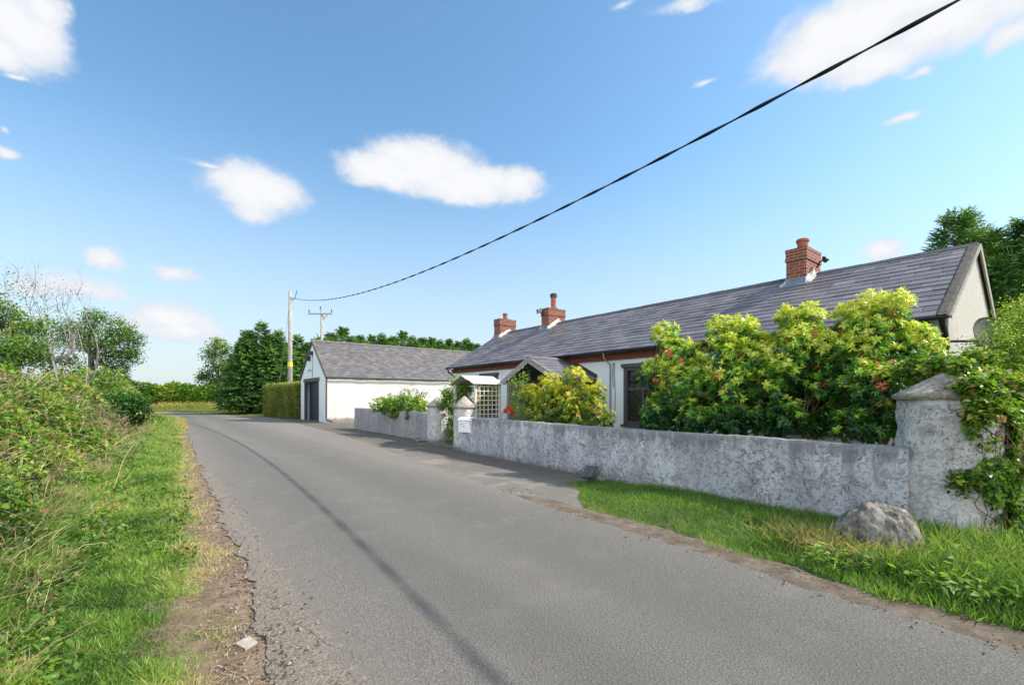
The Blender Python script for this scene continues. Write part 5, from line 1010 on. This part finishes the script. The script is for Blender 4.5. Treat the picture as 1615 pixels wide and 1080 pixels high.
lv = Leaves(); n = 60000; u = np.concatenate([rng.uniform(-1.2, 5.75, n * 2 // 3), rng.uniform(-.8, 2.2, n // 3)]); n = len(u)
a = vR(u) + .38 + .15 * sn(np.stack([u, u * 0], 1), 4, 95, 4) + .95 * ss(3.6, 5.6, u) ** 2; b = 6.28 + .05 * u; k = rng.random(n); v = a + (b - a) * k; ok = (b > a) & ((((v - 5.02) / .26) ** 2 + ((u - 1.5) / .40) ** 2 > .7 + .5 * rng.random(n)) | (rng.random(n) < .12)) & ((v < b - .10) | (rng.random(n) < .45)); u, v, k = u[ok], v[ok], k[ok]; n = len(u)
pn = sn(np.stack([v, u], 1), 2.6, 96, 4); tn = np.clip(.34 + .2 * pn + rng.normal(0, .14, n) + .35 * ss(.85, 1, k) * (rng.random(n) < .6) + .10 * ss(.15, 0, k), 0, 1)
nearp = ss(2.0, .6, u); Lb = (.075 + .03 * pn + .10 * nearp * rng.random(n)) * rng.uniform(.6, 1.4, n); blades(lv, v, u, np.clip(Lb, .03, .4), .0055 * rng.uniform(.7, 1.5, n) * (1 + .5 * nearp), tn, .5)
g = lv.build('grass', M['grass'], None, (0, 0, 0)); tag(g, 'green grass strip along the foot of the long wall', 'grass', kind='stuff')
# tall weeds and seeding grass round the boulder and below the ivy
lv = Leaves(); n = 9000; u = rng.uniform(-.9, 1.25, n); v = rng.uniform(4.75, 6.5, n); ok = ~((np.hypot(v - 5.40, (u - 1.30) * .9) < .36)) & (np.hypot(v - PCV, u - PCU) > .50); u, v = u[ok], v[ok]; n = len(u)
blades(lv, v, u, rng.uniform(.14, .42, n) * (.6 + .3 * ss(4.8, 5.8, v)), rng.uniform(.006, .012, n), np.clip(rng.normal(.42, .22, n), 0, 1), .65)
n = 260; P = np.stack([rng.uniform(5.3, 6.4, n), rng.uniform(-.8, 1.0, n), np.full(n, .08)], 1); clumps(lv, P, rng.uniform(.3, .6, n), 7, .09, .085, .032, .2, .08)
n = 260; P = np.stack([rng.uniform(4.5, 5.5, n), rng.uniform(-.8, 1.6, n), rng.uniform(.08, .16, n)], 1); clumps(lv, P, rng.uniform(.25, .62, n), 6, .07, .07, .030, .2, .08)
tag(lv.build('weeds', M['grass'], None, (5.6, .5, 0)), 'tall weeds and broad leaves below the ivy at the right edge', 'weeds', kind='stuff')
lv = Leaves(); n = 3600; u = np.concatenate([rng.normal(1.5, .32, n // 2), rng.uniform(-.8, 1.1, n - n // 2)]); v = np.concatenate([rng.normal(5.08, .15, n // 2), rng.uniform(5.2, 6.3, n - n // 2)]); blades(lv, v, u, rng.uniform(.08, .34, n), rng.uniform(.004, .007, n), rng.random(n), .9)
tag(lv.build('dry_grass', M['drygrass'], None, (5.4, 1, 0)), 'bleached dry grass in front of the boulder', 'dry grass', kind='stuff')
# dry long grass below the far hedge
lv = Leaves(); n = 26000; u = rng.uniform(41, 70, n); v = vR(u) + .3 + rng.random(n) ** .8 * 9; tn = np.clip(.05 + .5 * ss(3.5, 8, v - vR(u)) + .2 * sn(np.stack([v, u], 1), .6, 98, 3) + rng.normal(0, .12, n), 0, 1)
blades(lv, v, u, (.12 + .55 * ss(3.5, 7.5, v - vR(u))) * rng.uniform(.6, 1.3, n), .05, tn, .3)
tag(lv.build('dry_grass', M['drygrass'], None, (0, 50, 0)), 'straw-coloured long grass below the hedgerow beyond the bend', 'dry grass', kind='stuff')
lv = Leaves(); n = 9000; u = rng.uniform(27, 50, n); v = vL(u) - .55 + rng.random(n) * .55; blades(lv, v, u, .10 * rng.uniform(.6, 1.5, n), .03, rng.uniform(.2, .8, n), .6)
n = 3500; u2 = rng.uniform(5, 27, n); v2 = vL(u2) - .72 + rng.normal(0, .10, n); blades(lv, v2, u2, .06 * rng.uniform(.6, 1.5, n), .006 * (u2 / 5) ** .7, rng.uniform(.1, .9, n), .8)
tag(lv.build('dry_grass', M['drygrass'], None, (0, 20, 0)), 'parched yellow grass along the left edge of the road', 'dry grass', kind='stuff')
# brambles
lv = Leaves(); n = 120000; u = sample_u(n, 2.9, 58, 1.5); d = rng.random(n) ** 1.15 * 3.6 - .1; v = vL(u) - boff(u) + .1 - d; top = bramble_top(v, u); P = np.stack([v, u, top * 0], 1); pn = sn(P[:, :2], 1.6, 101, 4); pn2 = sn(P[:, :2], 5, 103, 3)
sc = np.clip((u / 6) ** .6, .8, 3.4); lump = sn(np.stack([v, u, top], 1), 2.6, 121, 3); z = top * (1 + .12 * pn) + .04 + (.16 * pn2 + .16 * lump) * sc ** .7 * ss(.0, .6, top) - np.abs(rng.normal(0, .13, n)) * sc ** .5; z = np.maximum(z, gz(v, u) + .02); P[:, 2] = z
kind = sn(P, 1.3, 107, 3); tn = np.clip(.49 + .20 * pn2 + .26 * kind + rng.normal(0, .17, n), 0, .93); tn = np.where(rng.random(n) < .05, rng.uniform(.93, 1, n), tn)
lv.add(P, unit(n) * [1, 1, .7] + [0, 0, .15], .060 * sc * rng.uniform(.6, 1.35, n), .040 * sc * rng.uniform(.6, 1.35, n), tn, .2, .2)
bk = lv.build('bramble_bank', M['bramble'], None, (0, 0, 0)); tag(bk, 'tangled brambles and nettles covering the left roadside bank', 'brambles', kind='stuff')
mb = MB(); lv = Leaves()
for k in range(190):
    u = float(sample_u(1, 3.2, 34, 1.5)[0]); d = rng.uniform(.0, 2.6); v = float(vL(u) - boff(u)) + .1 - d; z = float(bramble_top(v, u)); s = (u / 7) ** .45
    Ld = rng.uniform(.25, .95) * s; dr_ = norm([rng.normal(.35, .5), rng.normal(.1, .8), rng.normal(.25, .35)]); a = np.array([v, u, z * .9]); b = a + dr_ * Ld; m_ = (a + b) / 2 + np.array([0, 0, rng.uniform(.05, .3) * Ld])
    pts = [(1 - t) ** 2 * a + 2 * t * (1 - t) * m_ + t * t * b + rng.normal(0, .008, 3) for t in np.linspace(0, 1, 8)]; r = rng.uniform(.0025, .0065) * s ** 1.2; mb.tube(pts, list(np.linspace(r, r * .4, 8)), 4, float(rng.random()))
n = 21000; u = sample_u(n, 3, 40, 1.55); d = rng.random(n) * 3.0; v = vL(u) - boff(u) + .12 - d; z = bramble_top(v, u) * rng.uniform(.9, 1.05, n) + .02; keep = sn(np.stack([v, u], 1), 1.5, 111, 3) > -.05; v, u, z = v[keep], u[keep], z[keep]; n = len(u)
dr_ = np.stack([rng.normal(.15, .5, n), rng.normal(0, .7, n), rng.normal(.35, .4, n)], 1); sc = (u / 6) ** .7; lv.add(np.stack([v, u, z], 1), dr_, rng.uniform(.10, .40, n) * sc ** .5, .0042 * sc, rng.random(n), .1, .1)
n = 5000; u = rng.uniform(7, 27, n); d = rng.random(n) * 2.6; v = vL(u) - boff(u) + .15 - d; z = bramble_top(v, u) * rng.uniform(.88, 1.04, n) + .03; keep = sn(np.stack([v, u], 1), 1.1, 131, 3) > -.15; v, u, z = v[keep], u[keep], z[keep]; n = len(u); sc = (u / 6) ** .7
lv.add(np.stack([v, u, z], 1), np.stack([rng.normal(.25, .5, n), rng.normal(0, .6, n), rng.normal(.3, .45, n)], 1), rng.uniform(.10, .38, n) * sc ** .5, .0045 * sc, np.clip(rng.normal(.3, .25, n), 0, 1), .1, .1)
tag(mb.build('dead_stems', M['twig'], None, (0, 0, 0), smooth=True), 'pale dead canes arching out of the brambles', 'dead stems', kind='stuff')
tag(lv.build('dead_stalks', M['twig'], None, (0, 0, 0)), 'thin dry stalks tangled through the brambles', 'dead stalks', kind='stuff')
# litter: straw, pebbles on the dirt edge and road
lv = Leaves(); n = 620; u = sample_u(n, 2.1, 16, 1.7); v = vL(u) - .36 + rng.random(n) * .5; a = rng.uniform(0, 6.28, n); P = np.stack([v, u, np.full(n, .014)], 1)
lv.add(P, np.stack([np.cos(a), np.sin(a), np.abs(rng.normal(0, .08, n))], 1), rng.uniform(.03, .16, n), rng.uniform(.003, .006, n), rng.random(n), .3, 0, up=np.tile([0, 0, 1.], (n, 1)))
tag(lv.build('straw_litter', M['straw'], None, (0, 0, 0)), 'cut straw and stalks scattered on the bare dirt edge', 'straw', kind='stuff')
mb = MB()
def pebbles(n, fv, su, size):
    for k in range(n):
        u = su(); v = fv(u); r = size * rng.uniform(.4, 1.5); c = np.array([v, u, .012 + r * .2 + (.02 if vL(u) < v < vR(u) else 0)]); a = rng.uniform(0, 6.28); q = [c + np.array([r * math.cos(a + t) * rng.uniform(.8, 1.2), r * math.sin(a + t) * rng.uniform(.7, 1), -r * .4]) for t in (0, 1.3, 2.5, 3.8, 5.1)]; tp = c + np.array([0, 0, r * .6])
        mb.hull(q + [tp + (x - c) * .5 * [1, 1, 0] for x in q], [(i, (i + 1) % 5, 5 + (i + 1) % 5, 5 + i) for i in range(5)] + [(5, 6, 7, 8, 9)], rng.random())
pebbles(1100, lambda u: float(vL(u)) - .2 + abs(rng.normal(0, .16)) + rng.uniform(-.1, .2), lambda: float(sample_u(1, 2.1, 14, 1.5)[0]), .008)
pebbles(700, lambda u: float(vR(u)) + rng.normal(.12, .15), lambda: float(rng.uniform(-.6, 6)), .008)
pebbles(60, lambda u: float(rng.uniform(vL(u) + .2, vR(u))), lambda: float(rng.uniform(2.2, 9)), .005)
tm = NT('gravel_chips'); tm.col(tm.ramp(tm.attr('tone'), [(0, (.06, .055, .05)), (.6, (.15, .135, .12)), (1, (.34, .31, .27))]))
tag(mb.build('gravel', tm.m, None, (0, 0, 0)), 'loose gravel chips along both edges of the road', 'gravel', kind='stuff')
